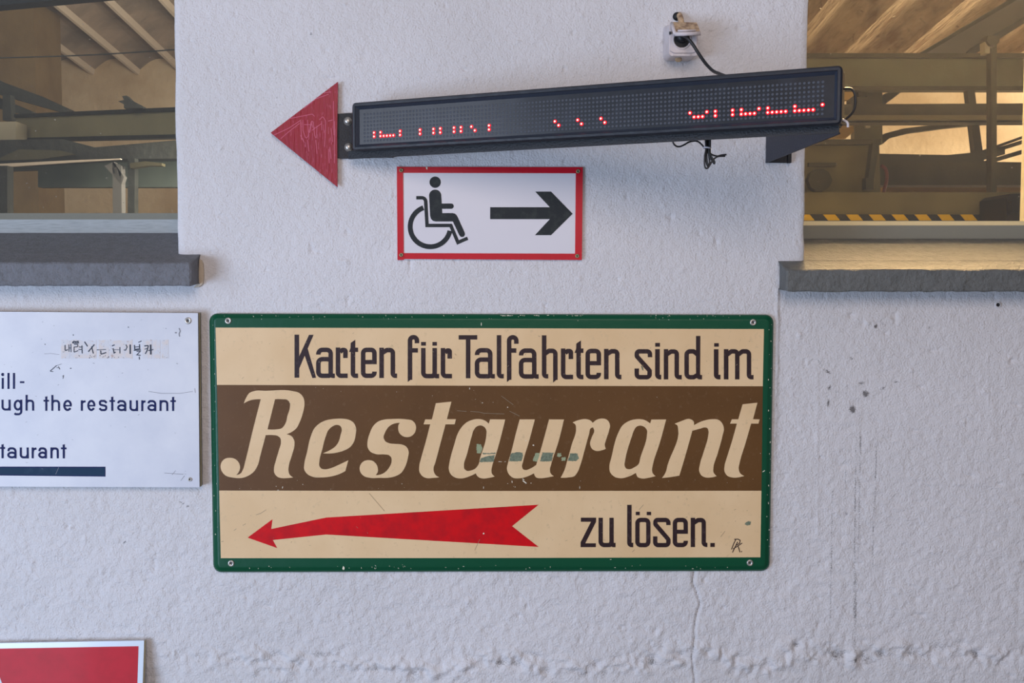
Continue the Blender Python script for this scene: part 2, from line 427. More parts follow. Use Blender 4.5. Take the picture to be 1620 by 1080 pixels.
    def blob(x, y, rx, ry, a, ang=0):
        ca, sa = math.cos(ang), math.sin(ang)
        u = (px-x)*ca+(py-y)*sa; v = -(px-x)*sa+(py-y)*ca
        return a*np.exp(-((u/rx)**2+(v/ry)**2))*(.3+1.2*np.clip(nz*1.6-.45, 0, 1))
    for q in ((1297,574,6,1.8,.8,.9),(1308,587,8,2.2,.75,.6),(1311,638,3,7,.6),(1346,566,5,1.6,.6,.9),(1355,583,4,2,.6),(1340,613,3,3,.5),(1361,606,7,3,.5),
              (1369,623,5,5,.75),(1349,648,5,5,.8),(1312,612,3,5,.45),(1395,614,9,2,.5),(1326,619,6,1.5,.5),(1385,516,2.4,4,.8,.5),(1396,512,3,2,.9),
              (1275,498,2,1.5,.7),(1338,811,3,4,.6),(1376,957,4,4,.5),(1347,1011,5,4,.55),(1353,1043,2,3,.9),(1289,1042,6,3,.35),(1318,1038,8,2,.35),
              (1418,604,3,1,.5),(1525,596,4,2,.35),(1533,590,4,1.5,.3),(1572,1,3,2,.4),(985,1047,6,3,.3),(1015,1046,6,3,.3),(1470,518,3,1.5,.4),
              (88,818,4,1.5,.5),(288,795,6,1,.7,.3),(300,801,8,1,.6,.2),(197,857,2.5,1.2,.8,-.9),(131,950,10,2,.2),(327,930,1.5,3,.6),
              (548,118,2.5,2,.0),(492,54,1.5,1.5,.8),(396,122,1.5,1.5,.5),(433,41,3,1,.5),(1150,45,3,1,.6,-.5),(355,174,1.5,1.5,.5)):
        st += blob(*q)
    sp = vnoise(X, Z, 320, 61)
    st += 0.4*np.clip((sp-.985)/.015, 0, 1)
    st += m*0.45*np.exp(-((dc+1)/1.2)**2)  # darker line along the crack
    st += np.exp(-d*d)*amp*0.5*np.clip(.34-vnoise(X, Z, 48, 24), 0, .3)/.3  # darker in the deep points of the ledge
    st = np.clip(st, 0, 1)*fr
    nx, nzv = X.shape
    idx = np.arange(nx*nzv).reshape(nx, nzv)
    keep = np.ones((nx-1, nzv-1), bool)
    keep[iLO:iL, jL:jT] = False
    keep[iR:iRO, jR:jT] = False
    a = idx[:-1, :-1][keep]; b = idx[1:, :-1][keep]; c = idx[1:, 1:][keep]; dq = idx[:-1, 1:][keep]
    quads = np.stack([a, b, c, dq], 1)
    V = np.stack([X.ravel(), Y.ravel(), Z.ravel()], 1)
    # reveals: boundary of each opening pushed back 0.42 m
    extraV = []; extraQ = []
    base = len(V)
    def strip(ids, flip):
        nonlocal base
        n = len(ids)
        vb = V[ids].copy(); vb[:, 1] = 0.42
        extraV.append(vb)
        for k in range(n-1):
            q = (ids[k], ids[k+1], base+k+1, base+k)
            extraQ.append(q[::-1] if flip else q)
        base += n
    strip(idx[iL, jL:jT+1], False); strip(idx[iR, jR:jT+1], True)
    strip(idx[iLO:iL+1, jT], False); strip(idx[iR:iRO+1, jT], False)
    strip(idx[iLO:iL+1, jL], True); strip(idx[iR:iRO+1, jR], True)
    strip(idx[iLO, jL:jT+1], True); strip(idx[iRO, jR:jT+1], False)
    V = np.concatenate([V]+extraV); quads = np.concatenate([quads, np.array(extraQ)])
    me = bpy.data.meshes.new('wall_front')
    me.vertices.add(len(V)); me.vertices.foreach_set('co', V.astype(np.float32).ravel())
    me.loops.add(len(quads)*4); me.loops.foreach_set('vertex_index', quads.astype(np.int32).ravel())
    me.polygons.add(len(quads)); me.polygons.foreach_set('loop_start', np.arange(0, len(quads)*4, 4, dtype=np.int32))
    me.update(calc_edges=True)
    me.polygons.foreach_set('use_smooth', np.ones(len(quads), bool))
    at = me.attributes.new('stain_and_dark', 'FLOAT', 'POINT')
    sv = np.zeros(len(V), np.float32); sv[:st.size] = st.ravel(); at.data.foreach_set('value', sv)
    me.materials.append(M_wall)
    o = bpy.data.objects.new('wall_front', me); link(o); o['kind'] = 'structure'
    o['label'] = 'rough white painted plaster wall between two windows'
build_wall()

# ------------------------------------------------------------------ floor and hall shell
def st(o): o['kind'] = 'structure'; return o
st(box('floor', (-6, -5, -0.2), (6, 7.8, 0), M_floor))
st(box('wall_back', (-6, 6.0, 0), (6, 6.2, 4.6), M_hall))
st(box('wall_left', (-6.2, 0.4, 0), (-6, 6.2, 4.6), M_hall))
st(box('wall_right', (6, 0.4, 0), (6.2, 6.2, 4.6), M_hall))
st(box('wall_middle', (-0.1, 0.4, 0), (0.1, 6.0, 4.6), M_hall))
def hall_ceiling(name, x0, x1, first, spacing, mvault, mrib, ribw):
    """sloping ceiling of shallow vaults between ribs that run back into the hall"""
    root = empty(name, ((x0+x1)/2, 3.0, 3.3)); st(root)
    yn, yf = 0.42, 6.0
    zc = lambda y: 3.27+0.10*(6.0-y)
    k0 = int(math.floor((x0-first)/spacing)); k1 = int(math.ceil((x1-first)/spacing))
    for k in range(k0, k1):
        xa = first+k*spacing; xb = xa+spacing
        if xa < x0-.2 or xb > x1+.2: continue
        V = []; Fc = []
        n = 10
        for i in range(n+1):
            t = i/n
            zz = 0.10*math.sin(math.pi*t)
            for y in (yn, yf):
                V.append((xa+(xb-xa)*t, y, zc(y)+zz))
        for i in range(n): Fc.append((2*i, 2*i+1, 2*i+3, 2*i+2))
        top = len(V)
        V += [(xa, yn, zc(yn)+.2), (xa, yf, zc(yf)+.2), (xb, yn, zc(yn)+.2), (xb, yf, zc(yf)+.2)]
        Fc.append((top, top+2, top+3, top+1))
        mesh('vault', V, Fc, mvault, root, smooth=False)
        V = []
        for y in (yn, yf):
            z = zc(y)
            V += [(xa-ribw/2, y, z-.022), (xa+ribw/2, y, z-.022), (xa+ribw/2+.01, y, z+.02), (xa-ribw/2-.01, y, z+.02)]
        mesh('rib', V, [(0,1,2,3),(7,6,5,4),(0,4,5,1),(1,5,6,2),(2,6,7,3),(3,7,4,0)], mrib, root)
    return root
hall_ceiling('ceiling', -5.8, -0.3, -3.2, 0.345, M_hallc, M_rib, 0.022)
hall_ceiling('ceiling', 0.3, 5.8, 2.40, 0.42, M_hallr, M_hallr, 0.07)

# ------------------------------------------------------------------ windows and sills
def loft(name, profs, mat_, parent, bev=0, xnoise=False):
    """profs: cross-sections (lists of points) joined one after another, ends capped"""
    n = len(profs[0]); V = [p for s in profs for p in s]; Fc = []
    for i in range(len(profs)-1):
        for k in range(n):
            k2 = (k+1) % n
            Fc.append((i*n+k, i*n+k2, (i+1)*n+k2, (i+1)*n+k))
    Fc.append(tuple(range(n))[::-1]); Fc.append(tuple((len(profs)-1)*n+k for k in range(n)))
    o = mesh(name, V, Fc, mat_, parent, recalc=True)
    if bev: bevel(o, bev, 2)
    return o
FY = -0.07
def sill(root, side, mat_, pxc, pf, pb, pe_bot, x_far, x_open, pxwall):
    """sloping slab; front edge hangs in front of the wall and runs past the opening with a chamfered ear"""
    zf = P(pxc, pf, FY).z; zb = P(pxc, pb, .215).z; zbot = P(pxc, pe_bot, FY).z
    slope = (zb-zf)/(.215-FY)
    ztop = lambda y: zf+slope*(y-FY)
    xcorner = P(pxc, pf, FY).x; xw = P(pxwall, pf, 0).x
    s = 1 if side == 'l' else -1
    def sec(x, y0, y1, dz=0, yb=None, lift=0):
        return [(x, y0, zbot+lift), (x, y0, ztop(y0)+dz), (x, y1, ztop(y1)+dz), (x, y1, zbot+.006+lift)]
    # front lip with many sections so that it is a little uneven
    xs = np.linspace(x_far, xcorner-s*0.004, 160)
    V = []
    r = random.Random(5 if side == 'l' else 6)
    secs = []
    wob = 0
    for i, x in enumerate(xs):
        wob = wob*.7+r.uniform(-.0006, .0006)
        bt = r.uniform(-.0012, .0010)
        secs.append([(x, FY+.002+wob*.4, zbot+.001+bt), (x, FY+wob*.5, zbot+.004+bt*.4), (x, FY+wob*.5, ztop(FY)-.003), (x, FY+.003, ztop(FY)+wob*.5), (x, 0.002, ztop(0.0)), (x, 0.002, zbot+.006)])
    x = xcorner
    secs.append([(x, FY+.004, zbot+.003), (x, FY+.003, zbot+.006), (x, FY+.003, ztop(FY)-.004), (x, FY+.006, ztop(FY)-.001), (x, .002, ztop(0)), (x, .002, zbot+.006)])
    x = xw-s*0.003
    yy = -0.014
    secs.append([(x, yy, zbot+.007), (x, yy, zbot+.009), (x, yy, ztop(0)-.016), (x, yy+.002, ztop(0)-.013), (x, .002, ztop(0)-.012), (x, .002, zbot+.007)])
    loft('sill_nose', secs, mat_, root)
    # the part that lies inside the opening
    xo = x_open
    lo = min(xo, x_far); hi = max(xo, x_far)
    V = []
    for xx in (lo, hi):
        V += [(xx, 0.0021, zbot+.006), (xx, 0.0021, ztop(.0021)), (xx, .26, ztop(.26)), (xx, .26, zbot+.006)]
    mesh('sill_slab', V, [(0,1,2,3),(7,6,5,4),(0,4,5,1),(1,5,6,2),(2,6,7,3),(3,7,4,0)], mat_, root, recalc=True)
    return ztop
def build_window(name, label, side):
    left = side == 'l'
    x_in = XL if left else XR
    x_out = XLO if left else XRO
    root = empty(name, (x_in, 0.22, 1.8)); st(root); root['label'] = label
    if left:
        sill(root, 'l', M_sill_l, 302, 415, 366, 453, XLO-.02, XL+.012, 318)
        px, y_top, y_mid, y_bot = 140, 337, 346.8, 372
        mf, mb = M_frame, M_bead
    else:
        sill(root, 'r', M_sill_r, 1244, 426, 375, 462, XRO+.02, XR-.012, 1231)
        px, y_top, y_mid, y_bot = 1450, 349.5, 356.2, 384
        mf, mb = M_frame_r, M_bead_r
    lo, hi = (x_out-.01, x_in+.02) if left else (x_in-.02, x_out+.01)
    Y0 = 0.20
    z_b = P(px, y_bot, Y0).z-.01; z_m = P(px, y_mid, Y0).z; z_t = P(px, y_top, Y0+.018).z
    box('bottom_rail', (lo, Y0, z_b), (hi, Y0+.06, z_m), mf, root, bev=.0015)
    V = []
    for x in (lo, hi): V += [(x, Y0+.001, z_m-.001), (x, Y0+.0185, z_t), (x, Y0+.0185, z_m-.001)]
    mesh('glazing_bead', V, [(0,1,2),(5,4,3),(0,3,4,1),(1,4,5,2),(2,5,3,0)], mb, root, recalc=True)
    box('top_rail', (lo, Y0, ZTOP-.06), (hi, Y0+.06, ZTOP+.01), mf, root)
    if left:
        box('stile', (lo, Y0, z_m), (lo+.07, Y0+.06, ZTOP-.06), mf, root)
    else:
        xs = P(1617, 200, Y0+.06).x
        box('stile', (xs, Y0-.002, z_m-.002), (xs+.06, Y0+.06, ZTOP-.06), mf, root, bev=.002)
    box('pane', (lo+.005, Y0+.0190, z_m+.001), (hi-.005, Y0+.0235, ZTOP-.058), M_glass, root)
    return root
build_window('window_1', 'left window with grey painted frame and wide grey sill', 'l')
build_window('window_2', 'right window with grey frame and sill lit warm from inside', 'r')
# broken bare cement at the end of the left sill
def cement_patch():
    r = random.Random(3)
    V = []; Fc = []
    pts = [(315.5, 410), (318.5, 411), (321, 418), (322.5, 428), (322.5, 440), (320, 449), (314, 454), (306, 455.5), (309, 451), (314, 446)]
    front = [P(x+r.uniform(-.6,.6), y+r.uniform(-.6,.6), -.007) for x, y in pts]
    back = [p+Vector((0, .010, 0)) for p in front]
    n = len(pts)
    Fc = [tuple(range(n))]+[(i, (i+1) % n, n+(i+1) % n, n+i) for i in range(n)]
    w = bpy.data.objects['window_1']
    mesh('bare_cement', front+back, Fc, M_tan, w, recalc=True)
cement_patch()

# ------------------------------------------------------------------ sign helpers
def loopq(x0, y0, x1, y1, inset, r, seg=5):
    x0 += inset; y0 += inset; x1 -= inset; y1 -= inset
    r = max(r-inset, 0.01)
    pts = []
    for (cx, cy, a0) in ((x0+r, y0+r, 180), (x1-r, y0+r, 270), (x1-r, y1-r, 0), (x0+r, y1-r, 90)):
        for k in range(seg+1):
            a = math.radians(a0+90*k/seg)
            pts.append((cx+r*math.cos(a), cy+r*math.sin(a)))
    return pts
def quadmap(TL, TR, BR, BL, W, H):
    """bilinear map from nominal sign rectangle to the four picture corners"""
    def f(s, t):
        u = s/W; v = t/H
        x = (TL[0]*(1-u)+TR[0]*u)*(1-v)+(BL[0]*(1-u)+BR[0]*u)*v
        y = (TL[1]*(1-u)+TR[1]*u)*(1-v)+(BL[1]*(1-u)+BR[1]*u)*v
        return x, y
    return f
def plate(name, qm, W, H, rings, mats, parent, mi=None, ref=0.0, r=0.01):
    """rings: (inset, Y) outline loops from the wall to the face; last one is capped"""
    V = []; Fc = []; M = []
    for inset, Y in rings:
        for s, t in loopq(0, 0, W, H, inset, r): V.append(P(*qm(s, t), Y))
    n = len(V)//len(rings)
    for i in range(len(rings)-1):
        for k in range(n):
            k2 = (k+1) % n
            Fc.append((i*n+k, i*n+k2, (i+1)*n+k2, (i+1)*n+k)); M.append(mi[i] if mi else 0)
    Fc.append(tuple((len(rings)-1)*n+k for k in range(n))); M.append(mi[-1] if mi else 0)
    return mesh(name, V, Fc, mats, parent, mi=M, recalc=True)
def screw(px, py, Y, r_px, parent, cross=True, m=None, name='screw'):
    c = P(px, py, Y); r = r_px*(2.3+Y)/FPX
    prof = [(r, 0), (r, .0012), (r*.86, .0022), (r*.55, .0026), (r*.50, .0018)]
    o = lathe(name, c, (0, -1, 0), prof, [m or M_screw, M_black], parent, seg=18, mi=[0, 0, 0, 0, 0])
    # cross recess
    v = []; f = []
    for ang in (0.5, 0.5+math.pi/2):
        dx, dz = math.cos(ang), math.sin(ang); nx, nz = -dz, dx
        a = r*.42; w = r*.12; b = len(v)
        for sx, sy in ((-a,-w),(a,-w),(a,w),(-a,w)):
            v.append(c+Vector((dx*sx+nx*sy, -.0021-0.0001*len(f), dz*sx+nz*sy)))
        f.append((b, b+1, b+2, b+3))
    mesh('recess', v, f, M_black, o if cross else o)
    return o

# ---- strokes
def rounded(pts, r, seg=6):
    """polyline with rounded corners"""
    if (not isinstance(r, (list, tuple)) and r <= 0) or len(pts) < 3: return [tuple(p) for p in pts]
    out = [tuple(pts[0])]
    for i in range(1, len(pts)-1):
        p0 = Vector(pts[i-1]); p1 = Vector(pts[i]); p2 = Vector(pts[i+1])
        a = (p0-p1); b = (p2-p1); la, lb = a.length, b.length
        a.normalize(); b.normalize()
        rr = r[i-1] if isinstance(r, (list, tuple)) else r
        ang = a.angle(b)
        if rr <= 0 or ang > math.radians(176):
            out.append(tuple(p1)); continue
        d = min(rr/math.tan(ang/2), la*.49 if i > 1 else la*.98, lb*.49 if i < len(pts)-2 else lb*.98)
        r2 = d*math.tan(ang/2)
        c = p1+(a+b).normalized()*(r2/math.sin(ang/2))
        s = p1+a*d; e = p1+b*d
        a0 = math.atan2(s.y-c.y, s.x-c.x); a1 = math.atan2(e.y-c.y, e.x-c.x)
        da = (a1-a0+math.pi) % (2*math.pi)-math.pi
        for k in range(seg+1):
            t = a0+da*k/seg
            out.append((c.x+r2*math.cos(t), c.y+r2*math.sin(t)))
    out.append(tuple(pts[-1]))
    return out
def ribbon(pts, w):
    """list of quads along a polyline (butt caps, mitred)"""
    p = [Vector(q) for q in pts]
    q2 = [p[0]]
    for q in p[1:]:
        if (q-q2[-1]).length > 1e-6: q2.append(q)
    p = q2; n = len(p); L = []; R = []
    for i in range(n):
        if i == 0: d = (p[1]-p[0]).normalized(); nn = Vector((-d.y, d.x)); m = 1
        elif i == n-1: d = (p[-1]-p[-2]).normalized(); nn = Vector((-d.y, d.x)); m = 1
        else:
            d1 = (p[i]-p[i-1]).normalized(); d2 = (p[i+1]-p[i]).normalized()
            n1 = Vector((-d1.y, d1.x)); n2 = Vector((-d2.y, d2.x))
            nn = (n1+n2)
            nn = nn.normalized() if nn.length > 1e-6 else n1
            m = 1/max(nn.dot(n1), .45)
        L.append(p[i]+nn*w/2*m); R.append(p[i]-nn*w/2*m)
    return [[[tuple(L[i]), tuple(L[i+1]), tuple(R[i+1]), tuple(R[i])]] for i in range(n-1)]
def catmull(pts, sub=7, closed=True):
    """closed outline; points with a third value are corners"""
    n = len(pts); out = []
    for i in range(n):
        p1 = pts[i]; p2 = pts[(i+1) % n]
        c1 = len(p1) > 2; c2 = len(p2) > 2
        p0 = pts[(i-1) % n]; p3 = pts[(i+2) % n]
        a = Vector(p1[:2]); b = Vector(p2[:2])
        if c1 and c2:
            out.append(tuple(a)); continue
        chord = (b-a).length
        def tan(q0, q1, q2):
            q0, q1, q2 = Vector(q0[:2]), Vector(q1[:2]), Vector(q2[:2])
            d = (q2-q1).length; e = (q1-q0).length
            t = (q1-q0)/max(e, 1e-6)*d+(q2-q1)/max(d, 1e-6)*e
            return t/(d+e) if (d+e) > 0 else t
        t1 = Vector((0, 0)); t2 = Vector((0, 0))
        t2 = tan(p1, p2, p3)*chord if not c2 else None
        t1 = tan(p0, p1, p2)*chord if not c1 else None
        if t1 is None: t1 = (b-a)*1.5-t2*.5
        if t2 is None: t2 = (b-a)*1.5-t1*.5
        for k in range(sub):
            s = k/sub
            h00 = 2*s**3-3*s**2+1; h10 = s**3-2*s**2+s; h01 = -2*s**3+3*s**2; h11 = s**3-s**2
            out.append(tuple(a*h00+t1*h10+b*h01+t2*h11))
    return out
def tr(o, sc, polys):
    """crop coordinates -> picture coordinates"""
    return [[[(o[0]+x/sc, o[1]+y/sc) for x, y in lp] for lp in pl] for pl in polys]

# ------------------------------------------------------------------ big ticket sign
YB = -0.016
def build_restaurant_sign():
    root = empty('ticket_sign', P(777, 905, 0))
    tag(root, 'large green-edged enamel sign with Restaurant in cream script on a brown band', 'sign')
    qm = quadmap((331, 495.5), (1224, 497.5), (1217.5, 902.8), (337.5, 905), 890, 408)
    plate('panel', qm, 890, 408, [(0.6, 0.0), (0.6, -.004), (0, -.006), (.6, -.0088), (2.2, -.0115), (5.5, -.0140), (7.5, -.0158), (9.5, YB), (60, YB)],
          [M_green, M_tin], root, mi=[1, 0, 0, 0, 0, 0, 0, 0, 0], r=13)
    mp = lambda d: (lambda x, y: P(x, y, YB-d))
    flat('cream_field', [[[(341, 518), (775, 519), (1208.6, 520.3), (1206.8, 610.8), (775, 610), (343.2, 608.6)]],
                         [[(346.8, 775.7), (775, 776.4), (1204.6, 776), (1203, 881.2), (775, 882.3), (349.3, 882.6)]]], mp(.0002), M_cream, root)
    flat('brown_field', [[[(343.2, 608.6), (775, 610), (1206.8, 610.8), (1204.6, 776), (775, 776.4), (346.8, 775.7)]]], mp(.0002), M_brown, root)
    # red arrow
    o = (320, 690); s = 1503/320
    A = [(337, 752), (522, 615), (512, 688), (920, 603), (1503, 568), (1503, 762), (920, 729), (524, 770), (557, 830)]
    A = [(o[0]+x/s, o[1]+y/s) for x, y in A]
    o2 = (620, 690)
    B = [(o2[0]+x/s, o2[1]+y/s) for x, y in ((1090, 508), (893, 667), (1090, 821))]
    arrow = A[:4]+[B[0], B[1], B[2]]+A[6:]
    flat('red_arrow', [[arrow]], mp(.0004), M_red, root)

    # ---------- script word, traced outline by outline (1 = corner)
    C = 1
    S = 1045/150
    W = []
    def add(org, outer, *holes):
        W.append(tr(org, S, [[catmull(outer)]+[catmull(h) for h in holes]])[0])
    # R
    add((340, 610), [(318,195,C),(345,130),(380,80),(440,57),(560,55),(850,57),(930,80),(975,130),(987,200),(972,290),(930,410),(900,465),(860,500),(790,534,C),
                     (845,556),(873,600),(876,660),(850,760),(815,880),(810,930),(825,980),(863,1010,C),(800,1017),(740,1018),(690,1003),(655,960),(652,905),(670,830),(705,710),(728,620),(722,580),(690,552),(640,543),(560,544,C),
                     (500,770),(470,880),(430,945),(370,990),(300,1015),(200,1012),(120,990),(75,940),(62,885),(75,840),(110,805),(165,793),(225,808),(262,845),(277,890),(270,935),(236,984,C),(280,968),(310,920),(335,830),(420,480),(505,148,C),(450,150),(390,160)],
        [(663,148,C),(580,480,C),(680,480),(735,468),(775,420),(800,330),(826,240),(826,190),(800,157),(740,148)])
    # e
    add((470, 610), [(284,744,C),(360,710),(425,665),(460,610),(480,540),(492,480),(478,445),(440,431),(395,445),(345,490),(315,560),(280,690),(245,840),(245,880),(265,910),(300,920),(370,908),(450,875),(565,820,C),(532,940,C),
                     (460,975),(370,1000),(270,1010),(180,1005),(110,970),(78,920),(80,860),(110,730),(150,560),(190,470),(240,420),(320,380),(410,365),(500,363),(580,378),(625,410),(648,460),(645,540),(625,620),(585,675),(520,712),(430,738),(360,746)])
    # s
    add((560, 610), [(505,408,C),(440,418),(385,450),(345,510),(327,570),(345,610),(385,632),(450,640),(530,648),(575,670),(602,720),(595,790),(560,900),(520,960),(460,995),(390,1012),(280,1015),(180,1015),(110,995),(70,950),(62,905),(78,860),(115,828),(160,819),(210,830),(250,870),(264,920),(262,950),(240,985,C),
                     (300,975),(345,950),(385,905),(415,830),(410,790),(385,765),(340,757),(240,752),(180,725),(150,675),(150,610),(175,520),(215,440),(265,395),(330,373),(420,366),(580,370),(640,382),(675,420),(684,470),(665,525),(625,558),(580,566),(530,550),(495,510),(487,465),(492,430)])
    # t
    tt = [(275,192,C),(447,175,C),(397,368,C),(497,368,C),(482,425,C),(382,425,C),(330,620),(268,850),(250,910),(255,950),(275,985),(313,1008,C),(240,1016),(180,1018),(130,998),(95,950),(92,890),(115,790),(160,630),(213,425,C),(140,425,C),(158,370,C),(232,370,C)]
    add((650, 610), tt)
    # a
    add((650, 610), [(858,418,C),(873,369,C),(1040,371,C),(940,750),(895,890),(888,930),(895,970),(925,1000,C),(860,1015),(800,1022),(755,1012),(725,985),(716,965,C),(640,1000),(560,1021),(490,1012),(440,975),(417,910),(425,850),(480,640),(515,530),(560,455),(620,400),(690,372),(760,367),(820,385)],
        [(765,437),(725,450),(692,490),(670,560),(620,750),(585,880),(590,915),(620,937),(665,932),(710,912),(738,880),(765,790),(832,540),(832,490),(810,455)])
    # u
    add((780, 610), [(293,370,C),(461,370,C),(400,600),(330,840),(320,890),(332,920),(362,928),(410,912),(475,873,C),(530,690),(617,370,C),(782,371,C),(720,620),(640,870),(628,920),(635,965),(670,995,C),(590,1012),(520,1019),(475,1010),(450,965,C),(370,1002),(290,1020),(220,1013),(175,975),(153,915),(165,850),(200,730),(250,530)])
    # r
    add((880, 610), [(180,404,C),(240,380),(320,367),(370,378),(403,408,C),(445,375),(510,361),(560,375),(592,430),(580,500),(545,610),(535,650),(547,695,C),(500,712),(440,718),(395,695),(373,640),(390,570),(418,490),(405,459,C),(385,465),(360,540),(310,720),(270,860),(235,950),(200,995),(130,1010),(47,1014,C),(90,930),(120,830),(170,650),(218,470),(212,430)])
    # a
    add((950, 610), [(548,415,C),(560,372,C),(724,371,C),(650,640),(575,880),(568,930),(580,970),(608,995,C),(540,1012),(460,1022),(410,1005),(390,960,C),(310,1000),(220,1019),(150,1000),(105,950),(98,890),(120,790),(200,510),(240,440),(310,390),(400,368),(480,375)],
        [(440,439),(400,450),(370,490),(345,560),(270,830),(265,870),(280,908),(320,919),(370,900),(418,865),(440,790),(512,540),(512,490),(485,455)])
    # n
    add((950, 610), [(817,419,C),(880,393),(990,368),(1025,390),(1030,434,C),(1120,390),(1230,368),(1300,375),(1345,420),(1360,475),(1345,550),(1290,750),(1245,900),(1245,950),(1280,995,C),(1220,1010),(1160,1010),(1110,985),(1087,935),(1095,870),(1140,720),(1185,560),(1190,500),(1175,465),(1150,460),(1100,472),(1012,496,C),(950,720),(870,990,C),(780,1005),(677,1017,C),(715,960),(740,870),(855,470),(848,440)])
    # t
    t2 = [(730,204,C),(894,186,C),(845,368,C),(918,370,C),(905,417,C),(824,417,C),(760,640),(700,840),(688,920),(705,965),(748,993,C),(690,1008),(620,1011),(560,990),(530,940),(532,880),(560,780),(610,620),(667,417,C),(592,417,C),(612,369,C),(682,369,C)]
    add((1070, 610), t2)
    flat('script_lettering', W, mp(.0006), M_cream, root)

    # ---------- condensed lettering
    K = []; marks = [0]
    def st_(org, sc, pts, w, r): K.extend(tr(org, sc, ribbon(rounded(pts, r), w)))
    def pg(org, sc, pts): K.extend(tr(org, sc, [[pts]]))
    o = (455, 515)
    pg(o, 9, [(98,127),(163,127),(165,740),(98,740)])
    pg(o, 9, [(305,130),(370,130),(285,325),(243,425),(163,612),(163,440)])
    pg(o, 9, [(285,325),(405,740),(352,745),(243,425)])
    def g_a(o, x0, x1, xt, yt, yb, sc=9, w=64):
        c = (yt+yb)/2-8
        st_(o, sc, [(x0+w/2, yt+100), (x0+w/2, yt+w/2), (x1-w/2, yt+w/2), (x1-w/2, yb-w/2), (xt, yb-w/2)], w, [60, 55, 34])
        m = yt+138
        st_(o, sc, [(x1-w/2, m+w/2+4), (x1-w/2-45, m+w/2-5), (x0+w/2, m+w/2-5), (x0+w/2, yb-w/2), (x1-w/2-18, yb-w/2), (x1-w/2, yb-w/2-26)], w, [0, 56, 56, 20])
    def g_rn(o, x0, x1, yt, yb, sc=9, w=64):
        st_(o, sc, [(x0+w/2, yt), (x0+w/2, yb-w/2), (x1, yb-w/2)], w, 46)
        st_(o, sc, [(x0+w-4, yt+62), (x0+w+30, yt+36), (x1-w/2, yt+36), (x1-w/2, yt+150)], w, [14, 42])
    def g_t(o, x0, x1, xb0, xb1, ytip, yt, yb, sc=9, w=64):
        pg(o, sc, [(x1, ytip), (x1, yt), (xb1, yt), (xb1, yt+62), (xb0, yt+62), (x0-3, yt+5), (x0, ytip+45)])
        st_(o, sc, [(x0+w/2, yt), (x0+w/2, yb-w/2), (xb1, yb-w/2)], w, 36)
    def g_e(o, x0, x1, yt, yb, sc=9, w=64):
        m = yt+(yb-yt)*.475
        st_(o, sc, [(x0+w-4, m), (x1, m)], w*.94, 0)
        st_(o, sc, [(x1-w/2, m+w*.4), (x1-w/2, yt+w/2), (x0+w/2, yt+w/2), (x0+w/2, yb-w/2), (x1-w/2, yb-w/2), (x1-w/2, yb-92*sc/9)], w, 48*sc/9)
    def g_n(o, x0, x1, xt, yt, yb, sc=9, w=64):
        pg(o, sc, [(x0, yt), (x0+w, yt), (x0+w, yb), (x0, yb)])
        st_(o, sc, [(x0+w*.7, yt+72*sc/9), (x0+w+42*sc/9, yt+w/2+2), (x1-w/2, yt+w/2+2), (x1-w/2, yb-w/2), (xt, yb-w/2)], w, [16*sc/9, 50*sc/9, 36*sc/9])
    def g_l(o, x0, xt, yt, yb, sc=9, w=64, r=36):
        st_(o, sc, [(x0+w/2, yt), (x0+w/2, yb-w/2), (xt, yb-w/2)], w, r)
    def g_u(o, x0, x1, xt, yt, yb, sc=9, w=64):
        st_(o, sc, [(x0+w/2, yt), (x0+w/2, yb-w/2), (x1-w/2-22*sc/9, yb-w/2), (x1-w/2, yb-w/2-38*sc/9)], w, [52*sc/9, 20])
        g_l(o, x1-w, xt, yt, yb, sc, w, 30*sc/9)
    g_a(o, 405, 645, 672, 312, 745)
    g_rn(o, 685, 855, 310, 745)
    g_t(o, 898, 963, 875, 1003, 200, 312, 745)
    g_e(o, 1043, 1268, 312, 745)
    g_n(o, 1306, 1530, 1557, 313, 745)
    marks.append(len(K))
    o = (635, 515)
    st_(o, 9, [(122, 770), (122, 164), (221, 164), (221, 250)], 64, 48)
    pg(o, 9, [(90, 745), (154, 745), (154, 752), (90, 802)])
    pg(o, 9, [(120, 320), (235, 320), (235, 383), (120, 383)])
    g_u(o, 280, 506, 537, 318, 750)
    pg(o, 9, [(280, 232), (349, 232), (349, 284), (280, 284)]); pg(o, 9, [(442, 232), (506, 232), (506, 284), (442, 284)])
    g_rn(o, 560, 720, 318, 750)
    marks.append(len(K))
    pg(o, 9, [(815, 135), (1080, 135), (1080, 197), (815, 197)]); pg(o, 9, [(918, 190), (982, 190), (982, 749), (918, 749)])
    g_a(o, 1045, 1297, 1331, 318, 752)
    g_l(o, 1358, 1457, 135, 751)
    st_(o, 9, [(1534, 770), (1534, 166), (1636, 166), (1636, 258)], 64, 48)
    pg(o, 9, [(1502, 745), (1566, 745), (1566, 752), (1502, 803)])
    pg(o, 9, [(1530, 322), (1636, 322), (1636, 386), (1530, 386)])
    o = (815, 515)
    g_a(o, 52, 303, 334, 323, 755)
    g_l(o, 380, 471, 137, 752)
    st_(o, 9, [(420, 402), (480, 358), (572, 358), (572, 770)], 64, [16, 50])
    pg(o, 9, [(540, 745), (604, 745), (604, 757), (540, 809)])
    g_rn(o, 651, 825, 325, 762)
    g_t(o, 870, 936, 845, 971, 210, 325, 762)
    g_e(o, 1001, 1223, 328, 762)
    g_n(o, 1265, 1485, 1512, 330, 762)
    marks.append(len(K))
    o = (995, 515); q = 1620/210
    w = 54
    st_(o, q, [(257, 384), (257, 313), (97, 313), (95, 372), (252, 548), (252, 628), (95, 628), (95, 522)], w, [38, 34, 24, 26, 34, 38])
    pg(o, q, [(320, 210), (378, 210), (378, 256), (320, 256)])
